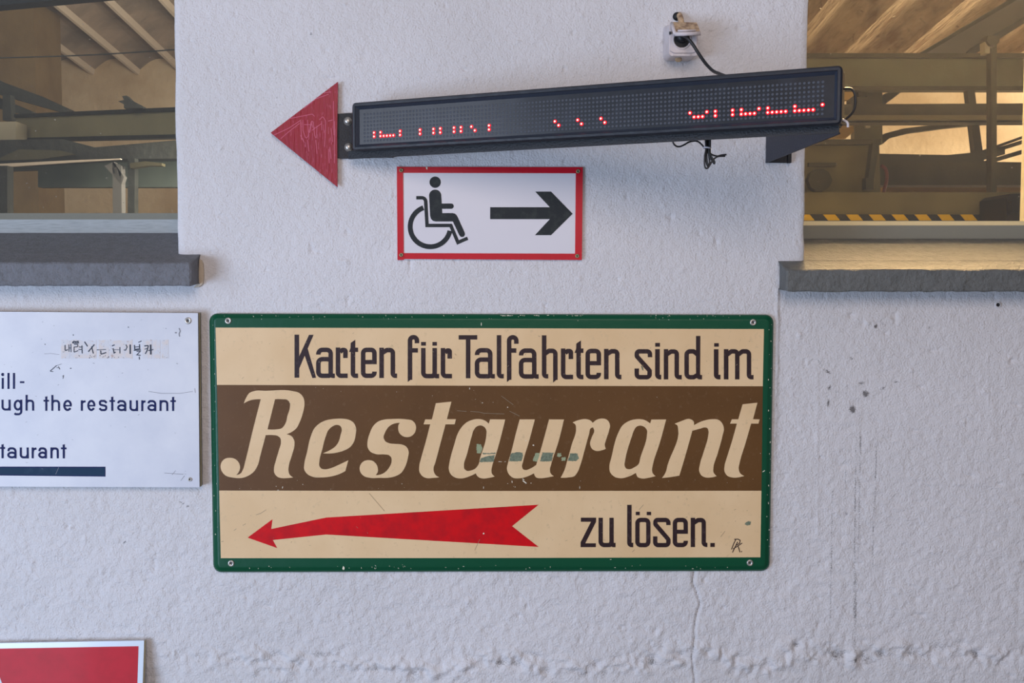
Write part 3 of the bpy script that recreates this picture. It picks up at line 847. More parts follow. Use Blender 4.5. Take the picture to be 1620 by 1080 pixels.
    g_l(o, 319, 393, 286, 655, q, 57, 28)
    g_n(o, 425, 610, 645, 286, 655, q, 54)
    st_(o, q, [(836, 352), (790, 313), (704, 313), (704, 628), (790, 628), (836, 602)], w, [12, 44, 44, 14])
    pg(o, q, [(818, 125), (871, 125), (868, 640), (818, 640)]); st_(o, q, [(842, 590), (850, 628), (892, 628)], w, 16)
    marks.append(len(K))
    pg(o, q, [(1040, 213), (1097, 213), (1097, 256), (1040, 256)])
    g_l(o, 1036, 1117, 287, 655, q, 57, 28)
    pg(o, q, [(1158, 286), (1214, 286), (1214, 655), (1158, 655)])
    st_(o, q, [(1200, 352), (1250, 313), (1322, 313), (1322, 655)], w, [14, 38])
    st_(o, q, [(1322, 360), (1385, 313), (1465, 313), (1465, 628), (1520, 628)], w, [14, 42, 28])
    marks.append(len(K))
    o = (905, 785); q = 10.8; w = 74
    pg(o, q, [(150, 362), (411, 362), (411, 432), (150, 432)]); pg(o, q, [(145, 800), (406, 800), (406, 866), (145, 866)])
    pg(o, q, [(325, 430), (411, 430), (225, 802), (145, 802), (145, 785)])
    g_u(o, 452, 712, 743, 364, 867, q, w)
    marks.append(len(K))
    g_l(o, 941, 1045, 143, 867, q, 76, 40)
    pg(o, q, [(1088, 262), (1157, 262), (1157, 320), (1088, 320)]); pg(o, q, [(1276, 262), (1350, 262), (1350, 320), (1276, 320)])
    st_(o, q, [(1210, 402), (1117, 402), (1117, 831), (1303, 831), (1303, 402), (1205, 402)], w, 56)
    st_(o, q, [(1646, 490), (1646, 402), (1425, 402), (1422, 475), (1646, 735), (1646, 831), (1420, 831), (1420, 682)], w, [52, 46, 34, 40, 48, 52])
    o = (1045, 785)
    g_e(o, 208, 467, 365, 867, q, w)
    g_n(o, 515, 775, 800, 365, 864, q, w)
    pg(o, q, [(850, 795), (927, 795), (927, 863), (850, 863)])
    marks.append(len(K))
    for a_, b_ in zip(marks[:-1], marks[1:]): flat('word', K[a_:b_], mp(.0006), M_dark, root)
    # painter's monogram
    G = []
    for pts, r in (([(1258,732),(1325,730),(1362,752),(1350,800),(1286,838)], 12), ([(1283,738),(1247,815),(1213,905)], 0), ([(1318,775),(1270,870),(1228,958)], 0),
                   ([(1394,796),(1300,858),(1240,895)], 0), ([(1318,838),(1340,895),(1356,955)], 0)):
        G += tr((1045, 785), 10.8, ribbon(rounded(pts, r), 15))
    G += tr((1045, 785), 10.8, [[[(1376, 934), (1392, 934), (1392, 950), (1376, 950)]]])
    flat('monogram', G, mp(.0006), M_dark, root)
    # scraped patches where the paint is gone
    r = random.Random(12)
    def ragged(pts, amp=.5, n=5):
        out = []
        for i in range(len(pts)):
            a = Vector(pts[i]); b = Vector(pts[(i+1) % len(pts)])
            m = max(2, int((b-a).length/1.2))
            for k in range(m):
                p = a+(b-a)*k/m; out.append((p.x+r.uniform(-amp, amp), p.y+r.uniform(-amp, amp)))
        return out
    def cr(org, pts): return [(org[0]+x/S, org[1]+y/S) for x, y in pts]
    dk = [cr((650,610), [(772,798),(840,775),(925,765),(912,838),(757,840)]), cr((650,610), [(785,738),(860,742),(935,736),(930,750),(850,752),(800,756)]),
          cr((780,610), [(200,745),(260,733),(325,735),(330,770),(312,832),(175,834)]), cr((780,610), [(545,735),(668,738),(645,832),(518,834)]), cr((780,610), [(850,745),(930,745),(945,800),(915,830),(822,830)])]
    lt = [cr((650,610), [(725,642),(775,645),(788,690),(770,742),(730,745),(722,700)]), cr((780,610), [(470,742),(515,742),(500,800),(485,834),(440,830),(445,790)]),
          cr((780,610), [(710,745),(748,738),(755,775),(725,790),(705,775)]), cr((780,610), [(755,790),(800,785),(800,825),(755,830)])]
    flat('scraped_patch', [[ragged(p)] for p in dk], mp(.0008), M_chipg, root, kind='stuff')
    flat('scraped_patch', [[ragged(p)] for p in lt], mp(.0008), M_chipl, root, kind='stuff')
    # chips
    ch = []
    def chip(x, y, a, b, ang=0):
        n = 7; pts = []
        for k in range(n):
            t = 2*math.pi*k/n; rr = r.uniform(.6, 1.1)
            u, v = a*math.cos(t)*rr, b*math.sin(t)*rr
            pts.append((x+u*math.cos(ang)-v*math.sin(ang), y+u*math.sin(ang)+v*math.cos(ang)))
        ch.append([pts])
    for k in range(48): chip(r.uniform(345, 1210), 498.5+abs(r.gauss(0, 4)), r.uniform(.3, 1.6), r.uniform(.2, .5), r.choice([0, 0, .8, 1.5]))
    for k in range(30): chip(r.uniform(780, 925), 498.4+r.uniform(0, 1.0), r.uniform(.6, 2.2), r.uniform(.3, .6))
    for k in range(42): chip(r.uniform(345, 1210), 900-abs(r.gauss(0, 4)), r.uniform(.4, 1.8), r.uniform(.25, .6), r.choice([0, 0, .8, 1.5]))
    for k in range(22): chip(1221-(k/22)*4.5-r.uniform(-1, 6), 510+k*17+r.uniform(-6, 6), r.uniform(.2, .6), r.uniform(.4, 2), 0)
    for k in range(16): chip(335+(k/16)*5+r.uniform(-1.5, 6), 520+k*22+r.uniform(-6, 6), r.uniform(.2, .5), r.uniform(.3, 1.4), 0)
    for (x, y, a, b, an) in ((543.5,898.5,2.4,3.4,0),(761.5,512,.8,3.6,0),(743,605+9,.7,2,0),(763,610+27,1.6,.6,0),(752,616.5+15,.5,.5,0),(1208.5,745,3.4,.8,-.6),(803,644,1.1,1.1,0),(1175,706,.6,.6,0),
                           (832,697,1.5,.8,0),(844,704,1.6,1.2,0),(765,843.5,1.5,1.5,0),(791,730,3.4,.4,0),(799,730,1.6,.4,0),(828,758,2,.8,.6),(830,762,4,1.1,.6),(810,762,.7,2,0),
                           (917,771,.5,3,0),(765,771,.6,2,0),(447,771,.6,2.4,.2),(437,769,1.1,.5,0),(440,775,1.6,.5,0),(479,766,.8,.8,0),(636,765,.8,.6,0),(840,764,.8,.8,0),(815,770,.9,.6,0),(1203,717,.5,.8,0)):
        chip(x, y, a, b, an)
    for k in range(34): chip(r.uniform(350, 1200), r.choice([r.uniform(612, 640), r.uniform(756, 774)]), r.uniform(.25, .7), r.uniform(.2, .5))
    for k in range(26): chip(r.uniform(470, 1180), r.uniform(545, 596), r.uniform(.25, .6), r.uniform(.2, .4))
    flat('paint_chips', ch, mp(.0009), M_white, root, kind='stuff')
    hs = []
    for k in range(60):
        x = r.uniform(350, 1195); y = r.choice([r.uniform(524, 605), r.uniform(780, 878)]); a = r.uniform(-1.2, 1.2); L = r.uniform(.6, 4)
        hs += ribbon([(x, y), (x+L*math.cos(a), y+L*math.sin(a))], r.uniform(.3, .6))
    for p in ([(405,814),(412,812),(421,806)], [(389,828),(384,831)], [(374,836),(370,839)], [(584,780),(608,808)], [(723,649.5),(738,650.5)], [(744,650.5),(758,651.5),(766,653.5),(798,654.5)],
              [(806,650),(822,658)], [(793,626),(812,640)], [(751,870),(759,853)], [(1000,873),(1004,869)], [(1140,849),(1147,840)], [(1011,806),(1018,798)]):
        hs += ribbon(p, .55)
    flat('hair_scratches', hs, mp(.00075), M_hair, root, kind='stuff')
    flat('green_scuff', [[[(1180,826),(1184,824),(1188,825),(1187,830),(1182,831),(1178,829)]], [[(1014,578),(1017,580),(1018,586),(1016,585)]]], mp(.0008), M_chipg, root, kind='stuff')
    for x, y in ((361, 507.3), (1191.3, 509.8), (365.7, 890.7), (1186.3, 889.8)):
        screw(x, y, YB, 5.2, root)
build_restaurant_sign()

# ------------------------------------------------------------------ monoline lettering for the left sign
def din(letters, w, org, sc):
    """letters: (char, x0, x1, ytop x-height, ybase, extra)"""
    out = []
    def S_(pts, r=0, ww=None): out.extend(tr(org, sc, ribbon(rounded(pts, r, 8), ww or w)))
    def arc(cx, cy, rx, ry, a0, a1, n=16, ww=None):
        S_([(cx+rx*math.cos(math.radians(a0+(a1-a0)*k/n)), cy+ry*math.sin(math.radians(a0+(a1-a0)*k/n))) for k in range(n+1)], 0, ww)
    h = w/2
    for L in letters:
        c, x0, x1, yt, yb = L[:5]; ex = L[5] if len(L) > 5 else None
        wd = x1-x0; cx = (x0+x1)/2
        if c == 'i':
            S_([(cx, yt), (cx, yb)]); arc(cx, ex, h*.5, h*.6, 0, 360, 10, w*.95)
        elif c == 'l': S_([(cx, ex), (cx, yb)])
        elif c == '-': S_([(x0, (yt+yb)/2), (x1, (yt+yb)/2)], 0, yb-yt)
        elif c == 'u':
            S_([(x0+h, yt), (x0+h, yb-h), (x1-h-18, yb-h), (x1-h, yb-h-34)], [wd*.36, 14]); S_([(x1-h, yt), (x1-h+3, yb)])
        elif c == 'n' or c == 'h':
            S_([(x0+h, yt if c == 'n' else ex), (x0+h, yb)])
            S_([(x0+h, yt+h+36), (x0+h+24, yt+h), (x1-h-2, yt+h), (x1-h, yb)], [14, wd*.38])
        elif c == 'r':
            S_([(x0+h, yt), (x0+h, yb)]); S_([(x0+h, yt+h+44), (x0+w*.9, yt+h+10), (x1, yt+h-2)], 18)
        elif c == 't':
            S_([(cx, ex+8), (cx+1, yb)]); S_([(x0, yt+h*.8), (x1, yt+h*.8)], 0, w*.85)
            out.extend(tr(org, sc, [[[(cx-h, ex+22), (cx+h, ex), (cx+h, ex+30), (cx-h, ex+30)]]]))
        elif c == 'e':
            my = (yt+yb)/2
            arc(cx, my, wd/2-h, (yb-yt)/2-h, 0, -325, 30); S_([(x0+h, my+4), (x1-h*.2, my+4)], 0, w*.75)
        elif c == 'g':
            my = (yt+yb)/2
            arc(cx-2, my, wd/2-h, (yb-yt)/2-h, 0, 360, 30)
            S_([(x1-h, yt), (x1-h, ex-h), (x0+30, ex-h), (x0+14, ex-h-18)], [wd*.4, 14])
        elif c == 'a':
            S_([(x0+h*.8, yt+56), (x0+h*1.4, yt+h), (x1-h, yt+h), (x1-h, yb)], [wd*.22, wd*.36])
            my = yb-(yb-yt)*.31
            arc(cx-2, my, wd/2-h+2, (yb-yt)*.31-h, 0, 360, 26)
        elif c == 's':
            H = yb-yt
            S_([(x1-h*.6, yt+H*.27), (x1-w*1.3, yt+h), (x0+h, yt+h), (x0+h+2, yt+H*.42), (cx, yt+H*.49), (x1-h, yt+H*.55), (x1-h, yb-h), (x0+w*1.2, yb-h), (x0+h*.6, yb-H*.25)], [26, 30, 26, 60, 26, 36, 30])
    return out
def build_left_sign():
    root = empty('direction_sign', P(150, 771, 0))
    tag(root, 'white enamel sign with navy English words and bar, below the left sill', 'sign')
    TY = -0.026
    tl = (-420, 492); W, H = 733, 277
    qm = quadmap((-420, 490), (313, 495), (315.6, 770.6), (-420, 768), W, H)
    # board in layers: dark core between two lighter sheets
    def layer(name, y0, y1, m, grow):
        qm2 = lambda s, t: (lambda a: (a[0]+grow, a[1]))(qm(s, t))
        V = []
        q = [(0, 0), (W, 0), (W, H), (0, H)]
        front = [P(*qm(*c), TY) for c in q]
        V = [Vector((p.x+grow, y0, p.z)) for p in front]+[Vector((p.x+grow, y1, p.z)) for p in front]
        mesh(name, V, [(0,3,2,1),(4,5,6,7),(0,1,5,4),(1,2,6,5),(2,3,7,6),(3,0,4,7)], m, root, recalc=True)
    layer('face_sheet', TY, TY+.0035, M_signw, 0)
    layer('dark_core', TY+.0035, TY+.010, M_edge_dark, -.0005)
    layer('tan_core', TY+.010, TY+.017, M_edge_tan, .0003)
    layer('back_board', TY+.017, -.0005, M_edge_dark, -.001)
    mp = lambda d: (lambda x, y: P(x, y, TY-d))
    L1 = din([('i', 28, 65, 190, 378, 132), ('l', 127, 162, 190, 378, 105), ('l', 220, 257, 190, 378, 105), ('-', 340, 415, 248, 278)], 36, (0, 580), 10.8)
    L2 = din([('u', 25, 180, 562, 748), ('g', 235, 380, 562, 748, 828), ('h', 436, 584, 562, 750, 480)], 36, (0, 580), 10.8)
    L3 = din([('t', 742, 837, 565, 752, 500), ('h', 876, 1026, 565, 752, 482),
              ('e', 1080, 1228, 565, 755)], 36, (0, 580), 10.8)
    L4 = din([('r', 1380, 1460, 572, 752), ('e', 1490, 1630, 565, 755)], 36, (0, 580), 10.8)
    L4 += din([('s', 175, 320, 565, 757), ('t', 357, 452, 570, 755, 505), ('a', 492, 645, 568, 757), ('u', 700, 845, 572, 757), ('r', 900, 972, 572, 757), ('a', 1010, 1158, 568, 757),
              ('n', 1213, 1364, 570, 755), ('t', 1398, 1492, 572, 755, 508)], 36, (140, 580), 10.8)
    L5 = din([('t', 0, 72, 243, 402, 197), ('a', 106, 236, 245, 404), ('u', 280, 408, 248, 404), ('r', 450, 518, 248, 403), ('a', 547, 668, 246, 404), ('n', 717, 838, 247, 403), ('t', 868, 946, 248, 403, 199)], 31, (0, 680), 9)
    for L in (L1, L2, L3, L4, L5): flat('word', L, mp(.0004), M_navy, root)
    flat('bar_outline', [[[(-420, 735), (0, 737.8), (166.8, 738), (166.8, 753.7), (0, 751.9), (-420, 747)]]], mp(.0003), M_navy, root)
    flat('bar', [[[(-420, 737), (0, 739.6), (165.6, 739.8), (165.6, 752.0), (0, 750.2), (-420, 745)]]], mp(.0005), M_teal, root)
    # remains of a removed strip with hand lettering
    r = random.Random(4)
    o = (70, 510); s = 6.75
    res = []
    for x0, x1 in ((180, 270), (280, 370), (375, 560), (580, 690), (700, 940), (1045, 1150), (1160, 1240), (1250, 1328)):
        n = 8
        top = [(x0+(x1-x0)*k/n+r.uniform(-3, 3), 185+r.uniform(-6, 12)) for k in range(n+1)]
        bot = [(x1-(x1-x0)*k/n+r.uniform(-3, 3), 386+r.uniform(-8, 4)) for k in range(n+1)]
        res += tr(o, s, [[top+bot]])
    flat('glue_residue', res, mp(.0003), M_residue, root, kind='stuff')
    ink = []
    def I(pts, w=9, rr=0): ink.extend(tr(o, s, ribbon(rounded(pts, rr), w)))
    # nae
    I([(222,240),(222,300),(252,290)], 11, 6); I([(262,235),(264,312)], 9); I([(284,228),(286,316)], 9); I([(262,272),(286,270)], 7)
    # ryeo
    I([(300,215),(315,200),(335,205),(360,200),(362,218),(300,218)], 12); I([(318,232),(358,232),(356,258),(318,262),(318,316),(362,300)], 9, 3); I([(402,245),(405,330)], 11); I([(368,262),(402,262)], 8); I([(366,288),(402,288)], 8)
    I([(430,205),(462,255)], 12); I([(535,235),(470,312)], 12); I([(505,255),(524,330)], 12)
    I([(560,292),(660,288)], 7); I([(602,300),(606,338),(662,320)], 12, 4)
    I([(722,250),(752,238)], 12); I([(735,275),(745,325),(762,315)], 12); I([(745,290),(800,290)], 6); I([(808,262),(808,330)], 10)
    I([(850,290),(868,298),(885,262),(872,235)], 10, 8); I([(918,235),(918,335)], 16)
    I([(962,240),(966,288),(1018,280),(1016,232)], 11); I([(962,262),(1018,258)], 8); I([(955,298),(1030,292)], 9); I([(985,308),(1025,306),(988,345),(1028,350)], 9); I([(1014,365),(1016,395)], 10); I([(1005,212),(1038,196)], 8)
    I([(1068,250),(1112,245),(1098,300),(1078,335)], 12, 6); I([(1072,285),(1105,275)], 9); I([(1135,235),(1138,342)], 18); I([(1110,300),(1165,288)], 10)
    for k in range(26):
        x = r.uniform(330, 850); y = r.uniform(345, 375); I([(x, y), (x+r.uniform(-8, 8), y+r.uniform(4, 10))], 4)
    for k in range(18):
        x = r.choice([r.uniform(185, 280), r.uniform(690, 740), r.uniform(1260, 1325)]); y = r.uniform(190, 385); I([(x, y), (x+r.uniform(-6, 6), y+r.uniform(-6, 6))], 4)
    I([(62,518),(130,460)], 8); I([(130,460),(185,442)], 3); I([(62,520),(95,524)], 6); I([(150,470),(165,500)], 7); I([(195,575),(205,565),(200,598)], 7); I([(275,490),(290,488)], 9); I([(130,485),(150,478)], 5)
    I([(305,130),(315,136)], 9); I([(892,48),(904,50)], 8); I([(1300,60),(1300,66)], 6); I([(5,230),(12,235)], 8)
    flat('ink_marks', ink, mp(.0006), M_ink, root, kind='stuff')
    fm = []
    def Fm(pts, w=4): fm.extend(tr(o, s, ribbon(pts, w)))
    Fm([(1440,60),(1452,90),(1440,120),(1445,150)], 12); Fm([(1395,108),(1415,110)], 14); Fm([(0,335),(60,330),(160,342)], 3)
    for k in range(40):
        x = r.uniform(5, 305); y = r.uniform(500, 762); a = r.uniform(-.6, .6); l_ = r.uniform(.5, 3)
        fm += ribbon([(x, y), (x+l_*math.cos(a), y+l_*math.sin(a))], r.uniform(.3, .7))
    for p in ([(235,619),(255,622),(285,622),(305,619)], [(308,614),(309,621)], [(272,751),(278,744)], [(286,760),(292,752)], [(88,750),(93,739)], [(260,748),(290,750)]):
        fm += ribbon(p, .6)
    flat('faint_marks', fm, mp(.00045), M_faint, root, kind='stuff')
    screw(297.5, 507.2, TY, 5.4, root); screw(300.5, 758, TY, 3.4, root)
build_left_sign()

# ------------------------------------------------------------------ accessible route sign
def build_wheelchair_sign():
    root = empty('wheelchair_sign', P(775, 411, 0))
    tag(root, 'small white sign edged in red tape with wheelchair pictogram and right arrow', 'sign')
    o = (610, 250); s = 1620/330
    c = lambda x, y: (o[0]+x/s, o[1]+y/s)
    Yf = -.006
    def bx(name, poly, y0, y1, m):
        n = len(poly); f = [P(*q, y0) for q in poly]; b = [Vector((p.x, y1, p.z)) for p in f]
        return mesh(name, f+b, [tuple(range(n))]+[tuple(range(n, 2*n))[::-1]]+[(i, (i+1) % n, n+(i+1) % n, n+i) for i in range(n)], m, root, recalc=True)
    bx('panel', [c(92, 70), c(1528, 74), c(1520, 786), c(96, 786)], Yf, -.0005, M_wsign)
    t = Yf-.0006
    bx('tape_strip', [c(90, 68), c(1531, 70), c(1529, 118), c(92, 114)], t-.0003, Yf, M_redtape)
    bx('tape_strip', [c(94, 737), c(1524, 742), c(1523, 791), c(95, 783)], t-.0003, Yf, M_redtape)
    bx('tape_strip', [c(87, 65), c(135, 68), c(141, 790), c(92, 792)], t-.0009, Yf, M_redtape)
    bx('tape_strip', [c(1478, 70), c(1532, 70), c(1525, 792), c(1471, 790)], t-.0009, Yf, M_redtape)
    mp = lambda x, y: P(x, y, Yf-.0004)
    G = tr(o, s, [[[(812, 381), (1275, 381), (1162, 260), (1285, 260), (1453, 432), (1285, 598), (1160, 598), (1275, 474), (812, 474)]]])
    flat('arrow', G, mp, M_pict, root)
    G = []
    disc = lambda x, y, r_, n=28: [[(x+r_*math.cos(2*math.pi*k/n), y+r_*math.sin(2*math.pi*k/n)) for k in range(n)]]
    G += tr(o, s, [disc(385, 187, 44)])
    G += tr(o, s, [disc(385, 292, 47.5, 36)])
    G += tr(o, s, [[[(337.5, 292), (432.5, 292), (439, 400), (440, 440), (440, 492), (388, 492), (368, 487), (353, 472), (346, 448)]]])
    G += tr(o, s, ribbon([(425, 373), (509, 373)], 41)) + tr(o, s, [disc(509, 373, 20.5, 24)])
    G += tr(o, s, [[[(438, 427), (520, 427), (536, 430), (549, 440), (560, 457), (615, 580), (573, 600), (522, 492), (438, 492)]]]) + tr(o, s, [disc(594, 590, 22.5, 24)])
    G += tr(o, s, ribbon(rounded([(238, 308), (310, 308), (322, 523), (506, 523), (562, 655), (637, 622)], [30, 0, 0, 0]), 27))
    cx, cy, rr = 347, 532, 156
    arc = [(cx+rr*math.cos(math.radians(a)), cy+rr*math.sin(math.radians(a))) for a in np.linspace(250, 12, 60)]
    G += tr(o, s, ribbon(arc, 38))
    flat('wheelchair_pictogram', G, mp, M_pict, root)
    flat('tape_nick', tr(o, s, [[[(312, 68), (325, 70), (324, 92), (316, 84)]]]), lambda x, y: P(x, y, t-.0006), M_white, root)
    for x, y in ((122, 95), (1495, 103), (122, 752), (1488, 760)):
        q = c(x, y)
        screw(q[0], q[1], t-.0009, 3.2, root, m=M_brass)
M_brass = mat('tarnished_brass', rgb(160, 158, 120), 0.4, metal=0.6)
build_wheelchair_sign()

# ------------------------------------------------------------------ red arrowhead plate
def build_triangle():
    root = empty('arrowhead', P(500, 215, -.01))
    tag(root, 'glossy hand painted red triangular plate pointing left beside the display', 'arrow')
    Yt = -.0125
    prism('plate', [(428.0, 210), (534.6, 129.2), (533.2, 210), (533.8, 296)], Yt, .004, M_arrowred, root)
    S = []
    o = (420, 110); s = 5.4
    mp = lambda x, y: P(x, y, Yt-.0003)
    lines = [[(70,560),(200,500),(290,440),(300,430)], [(130,590),(200,530),(290,460)], [(320,430),(320,520),(345,590),(365,570),(400,400),(420,560),(435,600),(440,480)],
             [(200,420),(300,400),(400,380),(420,400)], [(300,440),(310,600)], [(360,430),(370,600),(395,450)], [(460,430),(490,400),(515,440),(510,560)], [(580,270),(585,560)],
             [(480,440),(480,520)], [(535,440),(575,430)], [(330,330),(430,250),(540,210)], [(300,560),(330,620)], [(360,600),(372,700)], [(510,540),(505,660)], [(560,500),(575,620)],
             [(430,600),(440,720)], [(330,470),(400,470)], [(395,520),(480,460)], [(550,660),(560,760)], [(500,200),(560,190)], [(540,680),(545,800)], [(590,440),(590,800)]]
    for l_ in lines: S += tr(o, s, ribbon(rounded(l_, 8), 5.5))
    r = random.Random(9)
    for k in range(26):
        x = r.uniform(330, 600); y = r.uniform(450, 900); 
        if y > 540+(x-42)*.80: continue
        S += tr(o, s, ribbon([(x, y), (x+r.uniform(-4, 4), y+r.uniform(15, 70))], r.uniform(2, 4)))
    flat('scratches', S, mp, M_scrib, root, kind='stuff')
    lathe('spacer', P(528, 232, Yt+.004), (0, 1, 0), [(.006, 0), (.006, .008)], M_bracket, root, seg=12)
build_triangle()

# ------------------------------------------------------------------ LED display on its bracket
TH = math.radians(24.37)
Y0d = -0.082
Z0 = 2.3+Y0d
pitch0 = .00144*Z0/math.sin(TH)
O0 = P(592.6, 216.1, Y0d)
Yend = Y0d-116*pitch0*math.sin(TH)
O1 = P(1301.3, 173.0, Yend)
U = (O1-O0)/116.0
pit = U.length
Un = U.normalized()
Nn = Vector((-math.sin(TH), -math.cos(TH), 0)).normalized()   # out of the screen, towards the viewer
Nn = (Nn-Un*Nn.dot(Un)).normalized()
Vn = Un.cross(Nn)*-1
if Vn.z < 0: Vn = -Vn
def D(px, py, off=0.0):
    """metres along/up/out of the screen for a picture point"""
    d = ray(px, py); o = O0+Nn*off
    t = (o-CAMP).dot(Nn)/d.dot(Nn)
    p = CAMP+d*t-o
    return p.dot(Un), p.dot(Vn)
def DW(u, v, w): return O0+Un*u+Vn*v+Nn*w
def dmesh(name, pts, faces, m, root, **k): return mesh(name, [DW(*p) for p in pts], faces, m, root, **k)
def dbox(name, u0, u1, v0, v1, w0, w1, m, root, bev=0):
    v, f = box_vf((u0, v0, w0), (u1, v1, w1))
    o = mesh(name, [DW(*p) for p in v], f, m, root, recalc=True)
    if bev: bevel(o, bev, 2)
    return o
def build_display():
    root = empty('led_display', DW(.45, -.03, -.02))
    tag(root, 'long black LED running-text display with red lit dots angled out from the wall', 'display')
    FR = 0.010
    uL = (D(552.4, 162.2, FR)[0]+D(560, 237.5, FR)[0])/2
    uR = (D(1334, 103.7, FR)[0]+D(1330, 198, FR)[0])/2
    vT = (D(552.4, 162.2, FR)[1]+D(1334, 103.7, FR)[1])/2
    vB = (D(560, 237.5, FR)[1]+D(1330, 198, FR)[1])/2
    print('display uL..', uL, uR, vT, vB, 'pitch', pit, D(552.4,162.2,FR), D(1334,103.7,FR), D(560,237.5,FR), D(1330,198,FR))
    # case behind
    dbox('case', uL+.004, uR-.002, vB+.003, vT-.003, -.040, -.003, M_case, root, bev=.004)
    # bezel: nested rings
    sc = pit
    B = .0135
    rings = [(0, -.002, 0), (0, FR-.003, 0), (.003, FR, 0), (.0075, FR, 0), (.0085, FR-.0012, 0), (B, .0012, 0)]
    V = []; F_ = []; Mi = []
    def rl(ins, w):
        r_ = max(.008-ins, .0004)
        pts = []
        for (cu, cv, a0) in ((uL+ins+r_, vB+ins+r_, 180), (uR-ins-r_, vB+ins+r_, 270), (uR-ins-r_, vT-ins-r_, 0), (uL+ins+r_, vT-ins-r_, 90)):
            for k in range(5):
                a = math.radians(a0+90*k/4); pts.append((cu+r_*math.cos(a), cv+r_*math.sin(a), w))
        return pts
    n = 20
    for ins, w, _ in rings: V += rl(ins, w)
    for i in range(len(rings)-1):
        for k in range(n):
            k2 = (k+1) % n
            F_.append((i*n+k, i*n+k2, (i+1)*n+k2, (i+1)*n+k)); Mi.append(1 if i == len(rings)-2 else 0)
    dmesh('bezel', V, F_, [M_case, M_caseside], root, mi=Mi, smooth=False)
    dbox('screen', uL+B-.001, uR-B+.001, vB+B-.001, vT-B+.001, -.006, .0010, M_screen, root)
    # diodes: rows 1..8 from the top, row 7 is v = 0
    lit = {}
    def on(row, *cols):
        for c in cols: lit[(c, row)] = 1
    on(6, 0, 2, 8, 14, 18, 20, 24, 26, 29, 34); on(7, 0, 2, 3, 4, 5, 6, 8, 14, 18, 20, 24, 26, 30, 34)
    on(6, 52, 58, 64); on(7, 53, 59, 65)
    b = 86
    on(6, b+0, b+4, b+6, b+10, b+12, b+16, b+18, b+24, b+30); on(7, b+1, b+2, b+3, b+6, b+10, b+12, b+13, b+14, b+15, b+18, b+19, b+20, b+21, b+22, b+24, b+25, b+26, b+27, b+28)
    V = []; F_ = []
    R = .0025; seg = 8
    for c in range(-3, 117):
        for row in range(1, 9):
            if (c, row) in lit: continue
            u0 = c*pit; v0 = (7-row)*pit; bb = len(V)
            for (rr, w) in ((R, .0012), (R*.6, .0020)):
                for k in range(seg):
                    a = 2*math.pi*k/seg; V.append((u0+rr*math.cos(a), v0+rr*math.sin(a), w))
            for k in range(seg):
                k2 = (k+1) % seg; F_.append((bb+k, bb+k2, bb+seg+k2, bb+seg+k))
            F_.append(tuple(bb+seg+k for k in range(seg)))
    o = dmesh('unlit_diodes', V, F_, M_off, root, smooth=True); o['kind'] = 'stuff'
    # one lit diode, then copies sharing its mesh
    V = []; F_ = []; Mi = []
    seg = 14
    prof = [(.0037, .0011, 1), (.0031, .0018, 1), (.0018, .0026, 1), (.0013, .0029, 0)]
    for rr, w, _ in prof:
        for k in range(seg):
            a = 2*math.pi*k/seg; V.append(Un*(rr*math.cos(a))+Vn*(rr*math.sin(a))+Nn*w)
    for i in range(len(prof)-1):
        for k in range(seg):
            k2 = (k+1) % seg; F_.append((i*seg+k, i*seg+k2, (i+1)*seg+k2, (i+1)*seg+k)); Mi.append(1 if i < 2 else 0)
    F_.append(tuple(3*seg+k for k in range(seg))); Mi.append(0)
    me = bpy.data.meshes.new('lit_diode'); me.from_pydata([tuple(v) for v in V], [], F_)
    me.materials.append(M_led_core); me.materials.append(M_led_rim); me.polygons.foreach_set('material_index', Mi); me.update()
    for (c, row) in sorted(lit):
        o = bpy.data.objects.new('lit_diode', me); link(o); o.parent = root
        o.location = DW(c*pit, (7-row)*pit, 0)-Vector(root.location)
    # cable loop at the right end
    A = D(1334, 138, -.02)
    pts = [DW(uR-.004, vT-.034, -.02), DW(uR+.012, vT-.036, -.022), DW(uR+.018, vT-.052, -.022), DW(uR+.015, vT-.072, -.022), DW(uR+.002, vT-.086, -.022), DW(uR-.006, vT-.09, -.02)]
    tube('side_cable', pts, .0021, M_cable, root)
    tube('pale_wire_end', [DW(uR-.003, vT-.086, -.018), DW(uR+.006, vT-.092, -.017), DW(uR+.007, vT-.100, -.018)], .002, M_zip, root)
    # bracket ------------------------------------------------------------
    br = empty('display_bracket', P(1230, 258, 0))
    tag(br, 'black steel bracket carrying the LED display, gusset plate on the right', 'bracket')
    # shelf strip under the display
    W0 = -.012
    vt = vB+.0035
    pxb = [(860, 240.8)]
    vb_l = D(700, 243.5, W0)[1]; vb_r = D(1210, 216, W0)[1]
    u_l = D(551, 240, W0)[0]; u_r = D(1327.5, 205, W0)[0]
    us = [u_l+(u_r-u_l)*t for t in (0, 1)]
    ul7, ur7 = D(700, 243.5, W0)[0], D(1210, 216, W0)[0]
    vbot = lambda u: vb_l+(vb_r-vb_l)*(u-ul7)/(ur7-ul7)
    V = []
    for u in (u_l, u_r):
        for w in (W0, W0-.004):
            V += [(u, vt, w), (u, vbot(u), w)]
    dmesh('front_lip', V, [(0,1,5,4),(2,6,7,3),(0,4,6,2),(1,3,7,5),(0,2,3,1),(4,5,7,6)], M_bracket, br, recalc=True)
    dbox('shelf', u_l, u_r, vt-.003, vt, -.042, W0-.004, M_bracket, br)
    # end plate behind the arrowhead, bolted to the wall
    Yp = -.0085
    prism('end_plate', [(531.5, 180), (552, 178.6), (585, 179), (622, 240), (622, 248.8), (560, 250), (541, 250.5), (533, 248)], Yp, .008, M_bracket, br)
    prism('standoff', [(566, 186), (584, 186), (584, 243), (566, 243)], Yp-.03, .030, M_bracket, br)
